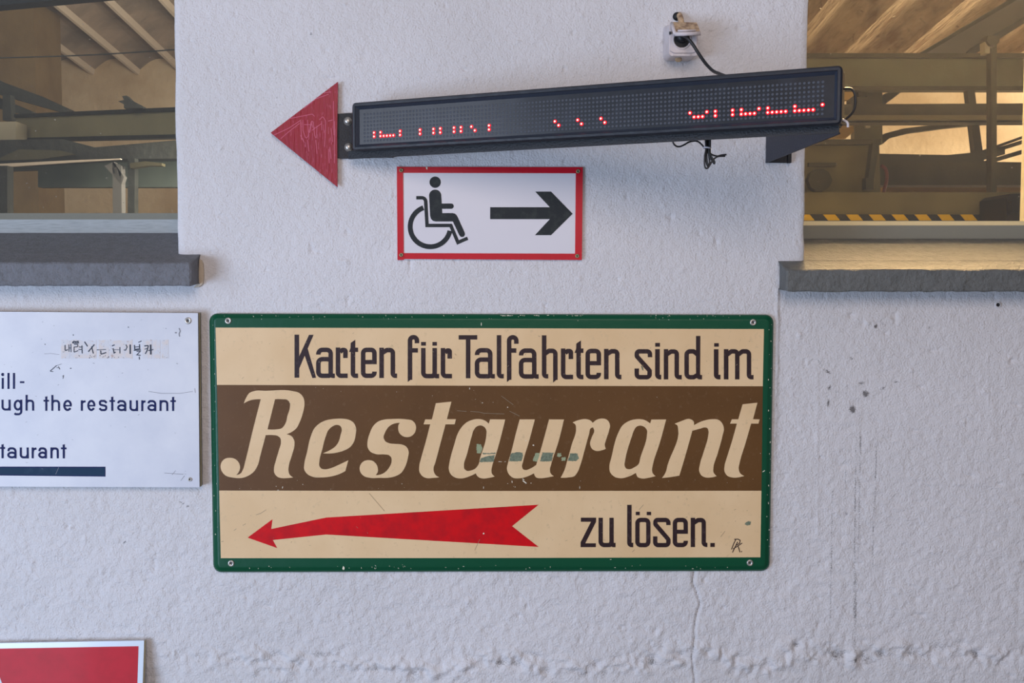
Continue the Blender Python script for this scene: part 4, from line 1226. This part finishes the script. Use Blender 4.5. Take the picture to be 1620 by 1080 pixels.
    for (x, y) in ((550.5, 191.8), (551.5, 233)):
        cpt = P(x, y, Yp-.0005); rr = 6.6*(2.3+Yp)/FPX
        bt = lathe('bolt', cpt, (0, -1, 0), [(rr, 0), (rr, .0015), (rr*.7, .0018), (rr*.68, .006), (rr*.5, .0075)], [M_screw], br, seg=16)
    # right gusset standing out from the wall
    x0 = P(1211.5, 217, 0).x
    Ytip = Yend-.0
    zt0 = P(1211.5, 214, -.001).z; zb0 = P(1211.5, 257.5, -.001).z
    tip_t = DW(u_r, vbot(u_r)+.001, W0); tip = P(1326, 212, Yend+.02)
    xg = x0
    pts = [(xg, -.0005, zb0), (xg, -.0005, P(1211.5, 214, 0).z), (tip.x, tip.y, tip.z+.003), (tip.x, tip.y, tip.z)]
    V = [Vector(p) for p in pts]+[Vector(p)+Vector((.004, .001, 0)) for p in pts]
    mesh('gusset', V, [(0,1,2,3),(7,6,5,4),(0,4,5,1),(1,5,6,2),(2,6,7,3),(3,7,4,0)], M_gusset, br, recalc=True)
    a = P(1213, 217, -.004); b_ = P(1251.5, 257.5, -.004)
    box('fixing_plate', (a.x, -.008, b_.z), (b_.x, 0.0, a.z+.02), M_bracket, br, bev=.001)
    prism('fixing_plate_rib', [(1247, 235), (1251.5, 235), (1251.5, 257.5), (1247, 257.5)], -.016, .012, M_bracket, br)
    # bundle of spare cable under the shelf -------------------------------
    cb = empty('cable_bundle', P(1120, 240, -.25))
    tag(cb, 'bundle of thin black cable tied with a white tie hanging below the display', 'cable')
    o = (1040, 200); s = 1620/140
    Yc = -.30
    def cp(l_, y=Yc): return [P(o[0]+q[0]/s, o[1]+q[1]/s, y+(q[2] if len(q) > 2 else 0)) for q in l_]
    tube('cable', cp([(280,270),(300,320),(350,362),(420,365),(500,330),(580,285),(680,265),(750,280),(810,330),(860,390)]), .0016, M_cable, cb)
    for k, l_ in enumerate(([(880,220),(885,330),(890,420),(870,520),(862,640),(872,740),(900,768),(940,740),(1000,640),(1080,560),(1170,525),(1265,515)],
               [(905,220),(905,330),(900,430),(905,560),(915,660),(945,710),(990,650),(1040,590),(1110,550),(1240,545)],
               [(930,220),(932,340),(930,430),(945,560),(955,680),(925,735),(895,650),(885,560),(900,450)],
               [(955,220),(958,340),(945,440),(960,560),(1010,640),(1040,680),(1045,640),(1000,570),(970,500)],
               [(968,240),(966,380),(965,480),(1010,520),(1080,540),(1160,545),(1220,535)],
               [(895,230),(905,400),(945,520),(970,610)])):
        tube('cable', cp([(x, y, .002*((k % 3)-1)) for x, y in l_]), .0016, M_cable, cb)
    lathe('cable_tie', P(o[0]+912/s, o[1]+392/s, Yc), (0.12, 0, 1), [(.0070, -.0014), (.0074, -.0014), (.0074, .0014), (.0070, .0014)], M_zip, cb, seg=20)
build_display()

# ------------------------------------------------------------------ socket box and supply cable
def build_socket():
    root = empty('socket_box', P(1072, 97, 0))
    tag(root, 'aged white surface-mounted power socket with grimy flap lid standing open', 'socket')
    o = (1030, 10); s = 1178/120
    c = lambda x, y: (o[0]+x/s, o[1]+y/s)
    Yf = -.056
    wall_q = [c(185, 300), c(640, 300), c(625, 858), c(188, 852)]
    front_q = [c(283, 262), c(735, 262), c(728, 765), c(285, 768)]
    def ringpts(q, Y, r, n=5):
        f = quadmap(q[0], q[1], q[2], q[3], 100, 100)
        return [P(*f(a, b), Y) for a, b in loopq(0, 0, 100, 100, 0, r, n)]
    mid = lambda a, b, t: [(p[0]*(1-t)+q[0]*t, p[1]*(1-t)+q[1]*t) for p, q in zip(a, b)]
    secs = [ringpts(wall_q, -.0005, 14), ringpts(mid(wall_q, front_q, .5), Yf*.55, 14), ringpts(mid(wall_q, front_q, .88), Yf*.92, 13), ringpts(mid(wall_q, front_q, .98), Yf, 10)]
    n = len(secs[0]); V = [p for s_ in secs for p in s_]; F_ = []
    for i in range(3):
        for k in range(n):
            k2 = (k+1) % n; F_.append((i*n+k, i*n+k2, (i+1)*n+k2, (i+1)*n+k))
    F_.append(tuple(3*n+k for k in range(n)))
    mesh('body', V, F_, M_socket, root, recalc=True)
    # inner face plate, slightly raised, with round well
    fp = [c(300, 420), c(716, 420), c(700, 700), c(640, 722), c(360, 722), c(300, 690)]
    prism('cover_plate', fp, Yf-.004, .004, M_socket, root)
    prism('lower_rim', [c(350, 735), c(625, 735), c(600, 770), c(352, 768)], Yf-.003, .003, M_socket, root)
    ctr = c(478, 520)
    R = 13.6*(2.3+Yf)/FPX
    cc = P(*ctr, Yf-.004)
    lathe('socket_ring', cc, (0, -1, 0), [(R*1.08, 0), (R*1.08, .0016), (R*.93, .0016), (R*.90, .0006)], M_socket, root, seg=32)
    lathe('socket_well', cc+Vector((0, -.0007, 0)), (0, -1, 0), [(R*.90, 0), (R*.88, .0001)], M_black, root, seg=32)
    lathe('plug', cc+Vector((0, 0, .004)), (0, -1, 0), [(R*.60, 0), (R*.60, .006), (R*.5, .010), (R*.3, .012)], M_cable, root, seg=24)
    # keyhole notch
    prism('notch', [c(465, 640), c(530, 640), c(522, 672), c(470, 672)], Yf-.0052, .002, M_socket, root)
    # screw cover, rusty
    lathe('screw_cover', P(*c(425, 822), Yf*.62), (0, -.5, -.86), [(.0070, -.004), (.0070, .0016), (.0052, .0020)], M_lid, root, seg=20)
    # lid: hinged at the top, standing open
    tl, tr_, br_, bl = P(*c(322, 240), Yf-.001), P(*c(712, 248), Yf-.001), P(*c(770, 398), Yf-.040), P(*c(372, 408), Yf-.040)
    down = Vector((0, .001, -.0055))
    V = [tl, tr_, br_, bl]; V += [p+down for p in V]
    lid = mesh('lid', V, [(0,1,2,3),(7,6,5,4),(0,4,5,1),(1,5,6,2),(2,6,7,3),(3,7,4,0)], [M_lid], root, recalc=True)
    bevel(lid, .0012, 2)
    # white rim of the lid, front and left
    def bar(name, a, b, w):
        tube(name, [a, b], w, M_socket, root, seg=8)
    bar('lid_rim', bl+Vector((0, 0, -.003)), br_+Vector((0, 0, -.003)), .0042)
    bar('lid_rim', tl+Vector((0, 0, -.003)), bl+Vector((0, 0, -.003)), .0036)
    bar('lid_handle', P(*c(415, 378), Yf-.040), P(*c(690, 372), Yf-.040), .0018)
    lathe('hinge_pin', P(*c(312, 415), Yf-.004), (-1, 0, 0), [(.003, 0), (.003, .004)], M_cable, root, seg=10)
    # conduit stub rising into the wall above
    ct = empty('conduit', P(1073, 30, -.01)); tag(ct, 'grimy conduit stub entering a dark hole above the socket', 'pipe')
    tube('hole', [P(1071, 26, -.002), P(1071, 26, -.006)], .0088, M_black, ct, seg=16)
    tube('pipe', [P(1078, 37, -.016), P(1077, 31, -.016), P(1075.5, 26, -.010), P(1074.5, 24, -.002)], .0062, M_lid, ct, seg=12)
    # plug cable
    cb = empty('power_cable', P(1085, 60, Yf-.02)); tag(cb, 'black power cable running from the socket down behind the display', 'cable')
    tube('cable', [cc+Vector((0, -.008, .004)), P(*c(540, 475), -.088), P(*c(640, 580), -.095), P(*c(740, 735), -.10), P(*c(850, 890), -.11), P(*c(960, 1000), -.13), P(*c(1060, 1046), -.16), P(*c(1170, 1090), -.20)], .0034, M_cable, cb, seg=10)
build_socket()

# ------------------------------------------------------------------ red sign leaning at the bottom left
def build_red_sign():
    root = empty('leaning_sign', P(60, 1080, -.08))
    tag(root, 'red metal sign with pale border leaning against the wall at bottom left', 'sign')
    # plane leans: top edge near the wall, foot out from it
    top = P(228, 1013, -.018); lean = math.radians(9)
    down = Vector((0, -math.sin(lean), -math.cos(lean)))
    Nl = Vector((0, -math.cos(lean), math.sin(lean)))
    def L_(px, py, off=0.0):
        d = ray(px, py); o = top+Nl*off
        t = (o-CAMP).dot(Nl)/d.dot(Nl)
        return CAMP+d*t
    right = (L_(0, 1017)-L_(228, 1013)).normalized()*-1
    h = .62; wdt = .62
    tl = top-right*wdt
    A = [tl, top, top+down*h, tl+down*h]
    back = [p-Nl*.012 for p in A]
    mesh('backing', A+back, [(0,1,2,3),(7,6,5,4),(0,4,5,1),(1,5,6,2),(2,6,7,3),(3,7,4,0)], M_alu, root, recalc=True)
    def uv(a, b, off): return tl+right*a+down*b+Nl*off
    m = .0115
    mesh('red_field', [uv(m-.002, m, .0003), uv(wdt-m, m, .0003), uv(wdt-m, h-m, .0003), uv(m-.002, h-m, .0003)], [(0,3,2,1)], M_redflat, root, recalc=False)
    # white lower field beginning at the very corner of the picture
    c0 = L_(-3, 1064, .0006); c1 = L_(3.5, 1081, .0006)
    dv = (c1-c0)
    p1 = c1+dv*6; 
    mesh('white_field', [c0-right*.12, c0, p1, p1-right*.3], [(0,1,2,3)], M_signw, root)
    mesh('edge_strip', [uv(wdt+.0003, 0, 0), uv(wdt+.0003, 0, -.012), uv(wdt+.0003, h, -.012), uv(wdt+.0003, h, 0)], [(0,1,2,3)], M_edge_tan, root)
M_alu = mat('pale_metal_border', rgb(206, 214, 222), 0.35, metal=0.1, coat=.3)
M_redflat = mat('red_sign_paint', rgb(196, 14, 38), 0.55, spec=0.35, coat=.04, vary=(30, rgb(184, 14, 34), .4, .7))
build_red_sign()

# small plugged hole in the wall, right side
lathe('screw_plug', P(1578.5, 482, -.001), (0, -1, 0), [(.0065, -.002), (.0062, .0015), (.0040, .0018), (.0036, .0004)], [M_wall, M_black], None, seg=18, mi=[0, 0, 1, 1])
tag(bpy.data.objects['screw_plug'], 'small round plugged screw hole in the wall under the right sill', 'plug')

# ------------------------------------------------------------------ behind the left window
def ibeam(name, label, cat, a, b, depth, mweb, mfl, group=None, flw=.07, ft=3.0):
    """a=(px, ytop, ybot, Y) b=same; I-section between two ends"""
    (x1, t1, b1, Y1), (x2, t2, b2, Y2) = a, b
    root = empty(name, P((x1+x2)/2, (b1+b2)/2, (Y1+Y2)/2)); tag(root, label, cat, group)
    def bar(nm, f0, f1, y_in, y_out, m):
        V = []
        for (x, t, bt, Y) in (a, b):
            ztop = P(x, t, Y).z; zbot = P(x, bt, Y).z; X = P(x, t, Y).x
            hh = ztop-zbot
            for (yy) in (y_in, y_out):
                V += [Vector((X, Y+yy, zbot+hh*f0)), Vector((X, Y+yy, zbot+hh*f1))]
        mesh(nm, V, [(0,1,3,2),(4,6,7,5),(0,4,5,1),(2,3,7,6),(1,5,7,3),(0,2,6,4)], m, root, recalc=True)
    bar('web', .1, .9, flw/2-.006, flw/2+.006, mweb)
    bar('top_flange', .88, 1, 0, flw, mfl)
    bar('bottom_flange', 0, .12, 0, flw, mfl)
    return root
def thing1(name, label, cat, polys, Y, depth, m, group=None):
    if len(polys) == 1:
        o = prism(name, polys[0][1], Y, depth, m); tag(o, label, cat, group); return o
    c = polys[0][1]
    root = empty(name, P(sum(q[0] for q in c)/len(c), sum(q[1] for q in c)/len(c), Y)); tag(root, label, cat, group)
    for q in polys:
        nm, poly = q[0], q[1]
        prism(nm, poly, q[2] if len(q) > 2 else Y, q[3] if len(q) > 3 else depth, q[4] if len(q) > 4 else m, root)
    return root
pl = box('pillar', (-3.6, 4.6, 0), (P(58, 200, 4.6).x, 5.0, 3.45), M_brownp); st(pl)
thing1('duct', 'near-black slanting duct across the top of the left window', 'duct', [('duct', [(-60, 14), (-60, -90), (260, -90), (260, -16)])], .95, .06, M_navyd)
o = tube('suspension_wire', [P(-40, 92.5, 1.4), P(57, 90, 1.4), P(160, 86, 1.4), P(300, 77, 1.4)], .0022, M_steeld); tag(o, 'thin dark wire strung across behind the left window pane', 'wire')
ibeam('steel_beam', 'grey-green steel beam behind the left window below the ceiling ribs', 'beam', (22, 180.5, 223.5, 3.1), (330, 167, 217, 2.35), .1, M_beamg, M_steeld, flw=.05)
thing1('sloping_girder', 'dark greasy girder sloping down behind the left edge of the left window', 'girder',
       [('girder', [(-60, 100), (0, 128), (60, 150), (108, 172), (100, 178), (0, 150), (-60, 128)]), ('lacing', [(-40, 140), (0, 155), (50, 176), (50, 184), (0, 172), (-40, 160)], 3.25, .05),
        ('upright', [(4, 150), (16, 150), (18, 190), (4, 190)], 3.2, .05)], 3.3, .08, M_steeld)
thing1('junction_box', 'pale grey box hung at the end of the left grey-green beam', 'box', [('junction_box', [(-20, 193), (25, 192), (25, 222), (-20, 223)])], 2.9, .12, M_pale)
thing1('hook_clamp', 'small dark clamp standing on the grey-green beam behind the left window', 'clamp', [('hook_clamp', [(187, 160), (196, 158), (193, 152), (200, 151), (207, 158), (226, 168), (226, 171), (196, 171), (196, 165)])], 2.55, .04, M_steeld)
M_steelt = mat('teal_grey_steel', rgb(70, 80, 78), 0.6, vary=(6, rgb(54, 64, 64), .4, .65))
thing1('carriage', 'dark carriage framework under the beam behind the left window', 'machine',
       [('body', [(-60, 222), (100, 220), (150, 233), (276, 222), (330, 222), (330, 250), (160, 252), (60, 258), (-60, 264)]),
        ('cross_bar', [(0, 264), (290, 246), (330, 246), (330, 296), (60, 296), (60, 268), (-60, 272)], 2.9, .06, M_steelt),
        ('light_rail', [(-60, 262), (0, 259), (110, 253.5), (190, 250.5), (190, 252), (110, 257), (0, 264.5), (-60, 269)], 2.55, .02, M_rib),
        ('bracket_plate', [(30, 236), (95, 238), (120, 244), (60, 252), (-10, 254)], 2.66, .02, M_olived),
        ('hub', [(205, 258), (230, 255), (256, 258), (256, 262), (232, 262), (206, 266)], 2.6, .05, M_olived),
        ('post', [(178, 256), (192, 262), (196, 900), (182, 900)], 2.6, .05, M_postg), ('post', [(202, 250), (213, 250), (211, 900), (202, 900)], 2.65, .05),
        ('brace', [(165, 262), (180, 256), (196, 280), (192, 292)], 2.6, .04, M_postg),
        ('post', [(-30, 262), (11.5, 262), (11.5, 900), (-30, 900)], 2.5, .06)], 2.7, .12, M_steeld)

# ------------------------------------------------------------------ behind the right window
ibeam('steel_beam', 'wide olive steel beam crossing the whole right window near its top', 'beam', (1150, 84, 143, 3.0), (1760, 84, 143, 3.0), .1, M_olive, M_olived, flw=.06)
thing1('sloping_beam', 'grey steel beam sloping up at the top right of the right window', 'beam',
       [('web', [(1456, 85), (1600, 0), (1760, -95), (1760, -40), (1530, 86)], 3.30, .08, M_postg), ('top_flange', [(1452, 86), (1598, -1), (1760, -98), (1760, -92), (1602, 4), (1462, 86)], 3.26, .14),
        ('bottom_flange', [(1528, 86), (1540, 74), (1620, 27), (1760, -45), (1760, -36), (1622, 36), (1545, 84)], 3.26, .14)], 3.3, .1, M_steeld)
thing1('upright_pipe', 'thin vertical olive pipe with clamp at the right side of the right window', 'pipe',
       [('pipe', [(1568.5, 58), (1577, 58), (1577, 1066), (1568.5, 1066)]), ('clamp', [(1563, 56), (1582, 56), (1581, 66), (1576, 72), (1567, 72), (1561, 64)], 2.32, .07),
        ('side_bolt', [(1558, 66), (1566, 62), (1566, 84), (1559, 84)], 2.34, .05, M_pale)], 2.35, .05, M_olived)
M_olive2 = mat('light_olive_steel', rgb(132, 122, 92), 0.55)
thing1('steel_rail', 'brown olive double rail running below the wide beam in the right window', 'rail',
       [('upper_rail', [(1300, 165), (1700, 163), (1700, 183), (1300, 183)]), ('lower_flange', [(1300, 182), (1700, 182), (1700, 189), (1300, 189)], 2.70, .16, M_olive2), ('shadow_strip', [(1300, 189), (1700, 189), (1700, 193), (1300, 194)], 2.74, .1, M_steeld)], 2.75, .1, M_olived)  # lowest dark strip is the shadow line under the rail, built as a bar
thing1('cross_brace', 'short dark brace slanting between wide beam and rail in the right window', 'brace', [('cross_brace', [(1380, 168), (1400, 148), (1424, 140), (1432, 141), (1396, 168)])], 3.135, .05, M_steeld)
thing1('hanger', 'olive hanger plates between beam and rail beside the display end', 'hanger',
       [('plate', [(1345, 138), (1396, 138), (1396, 164), (1345, 168)]), ('bolt', [(1358, 144), (1372, 144), (1372, 152), (1358, 152)], 3.05, .02), ('lower_plate', [(1352, 165), (1396, 165), (1396, 228), (1352, 228)], 3.07, .06, M_olive), ('pin', [(1370, 194), (1377, 194), (1377, 202), (1370, 202)], 3.045, .025, M_pale)], 3.07, .06, M_olived)
thing1('ochre_cover', 'bright ochre chamfered cover plate showing beside the right end of the display', 'cover', [('ochre_cover', [(1300, 190), (1349, 193), (1351, 208), (1338, 219), (1300, 220)])], 3.01, .06, M_ochre)
thing1('ochre_tab', 'small bright tab above the rail right of the display', 'tab', [('ochre_tab', [(1330, 145), (1350, 145), (1352, 150), (1342, 158), (1330, 158)])], 3.01, .06, M_ochre)
thing1('arched_strut', 'thin dark arched strut rising below the rail in the right window', 'strut',
       [('arched_strut', [(1388, 226), (1400, 211), (1430, 203), (1480, 197), (1560, 192), (1560, 196), (1500, 202), (1440, 210), (1408, 218), (1396, 228)])], 3.13, .05, M_olived)
M_steeld2 = mat('dark_olive_steel', rgb(72, 70, 56), 0.6)
M_olivew = mat('winch_olive', rgb(118, 112, 80), 0.6, vary=(6, rgb(100, 94, 66), .4, .65))
thing1('winch_housing', 'olive winch housing with slot and dark wheel at the lower left of the right window', 'machine',
       [('housing', [(1200, 226), (1391, 224), (1393, 304), (1200, 306)]), ('top_cap', [(1200, 221), (1394, 220), (1394, 228), (1200, 229)], 2.26, .3, M_olived), ('slot', [(1280, 257), (1323, 257), (1323, 263), (1280, 263)], 2.27, .04, M_steeld2),
        ('wheel', [(1279, 285), (1283, 273), (1292, 267), (1303, 267), (1312, 273), (1317, 285), (1312, 296), (1303, 302), (1292, 302), (1283, 296)], 2.25, .05, M_steeld2),
        ('edge_post', [(1381, 226), (1392, 226), (1380, 296), (1372, 296)], 2.24, .05, M_steeld2), ('roller', [(1370, 281), (1382, 281), (1382, 300), (1370, 300)], 2.22, .05, M_steeld2)], 2.3, .4, M_olivew)
o = tube('hose', [P(1394, 262, 2.45), P(1401, 268, 2.45), P(1403, 282, 2.45), P(1399, 300, 2.45), P(1398, 306, 2.35), P(1398, 312, 2.29)], .008, M_redwire); tag(o, 'short dark red hose beside the winch housing', 'hose')
thing1('slanting_post', 'dark slanting post dropping from the wide beam to the cross beam', 'post', [('slanting_post', [(1531, 143), (1542, 143), (1557, 256), (1544, 256)])], 2.9, .05, M_steeld2)
thing1('cross_beam', 'long dark olive cross beam low in the right window', 'beam',
       [('beam', [(1388, 256), (1590, 256), (1700, 258), (1700, 292), (1388, 290)]), ('top_edge', [(1388, 243), (1500, 245), (1590, 236), (1590, 244), (1545, 256), (1388, 256)], 2.75, .12, M_steeld2),
        ('lower_lip', [(1388, 290), (1700, 290), (1700, 293), (1388, 293)], 2.66, .12, M_steeld2)], 2.7, .14, M_olived)
M_ochre2 = mat('tan_ledge', rgb(190, 160, 110), 0.8)  # one even tan over the whole ledge
thing1('pale_ledge', 'pale ledge under the cross beam in the right window', 'ledge', [('pale_ledge', [(1400, 293), (1720, 292), (1720, 309), (1400, 304)])], 2.9, .3, M_ochre2)
thing1('diagonal_tubes', 'pair of steel tubes rising to the right edge of the right window', 'tube',
       [('tube', [(1548, 243), (1700, 196), (1700, 202), (1556, 247)]), ('tube', [(1560, 236), (1700, 186), (1700, 190), (1560, 240)]), ('tube', [(1560, 254), (1700, 212), (1700, 219), (1562, 260)])], 3.0, .05, M_steeld2)
thing1('machine_plinth', 'long olive plinth along the bottom of the right window', 'plinth', [('machine_plinth', [(1150, 304), (1700, 304), (1700, 900), (1150, 900)])], 2.0, .3, M_olivew)
thing1('motor_block', 'black motor block at the bottom right corner of the right window', 'motor',
       [('block', [(1592, 312), (1600, 306), (1700, 306), (1700, 352), (1592, 352)]), ('terminal_cover', [(1600, 318), (1612, 318), (1612, 336), (1600, 336)], 1.72, .05)], 1.75, .23, M_blackm)
# hazard strip: yellow and black blocks on a board
def hazard():
    root = empty('hazard_strip', P(1430, 349, 1.98)); tag(root, 'black and yellow striped hazard strip along the foot of the right window', 'tape')
    prism('board', [(1200, 338.5), (1581, 339.5), (1581, 360), (1200, 360)], 1.985, .015, M_blk, root)
    xs = [1270, 1306, 1343, 1378, 1416, 1451, 1487, 1525, 1560]
    me0 = None
    for i, x in enumerate(xs):
        x = 1271+36.2*i-(4 if i == 0 else 0)
        b = [(x-5, 339.2), (x+14, 339.2), (x+22, 348.6), (x+3, 348.6)]
        prism('yellow_stripe', b, 1.981, .004, M_yel, root)
hazard()
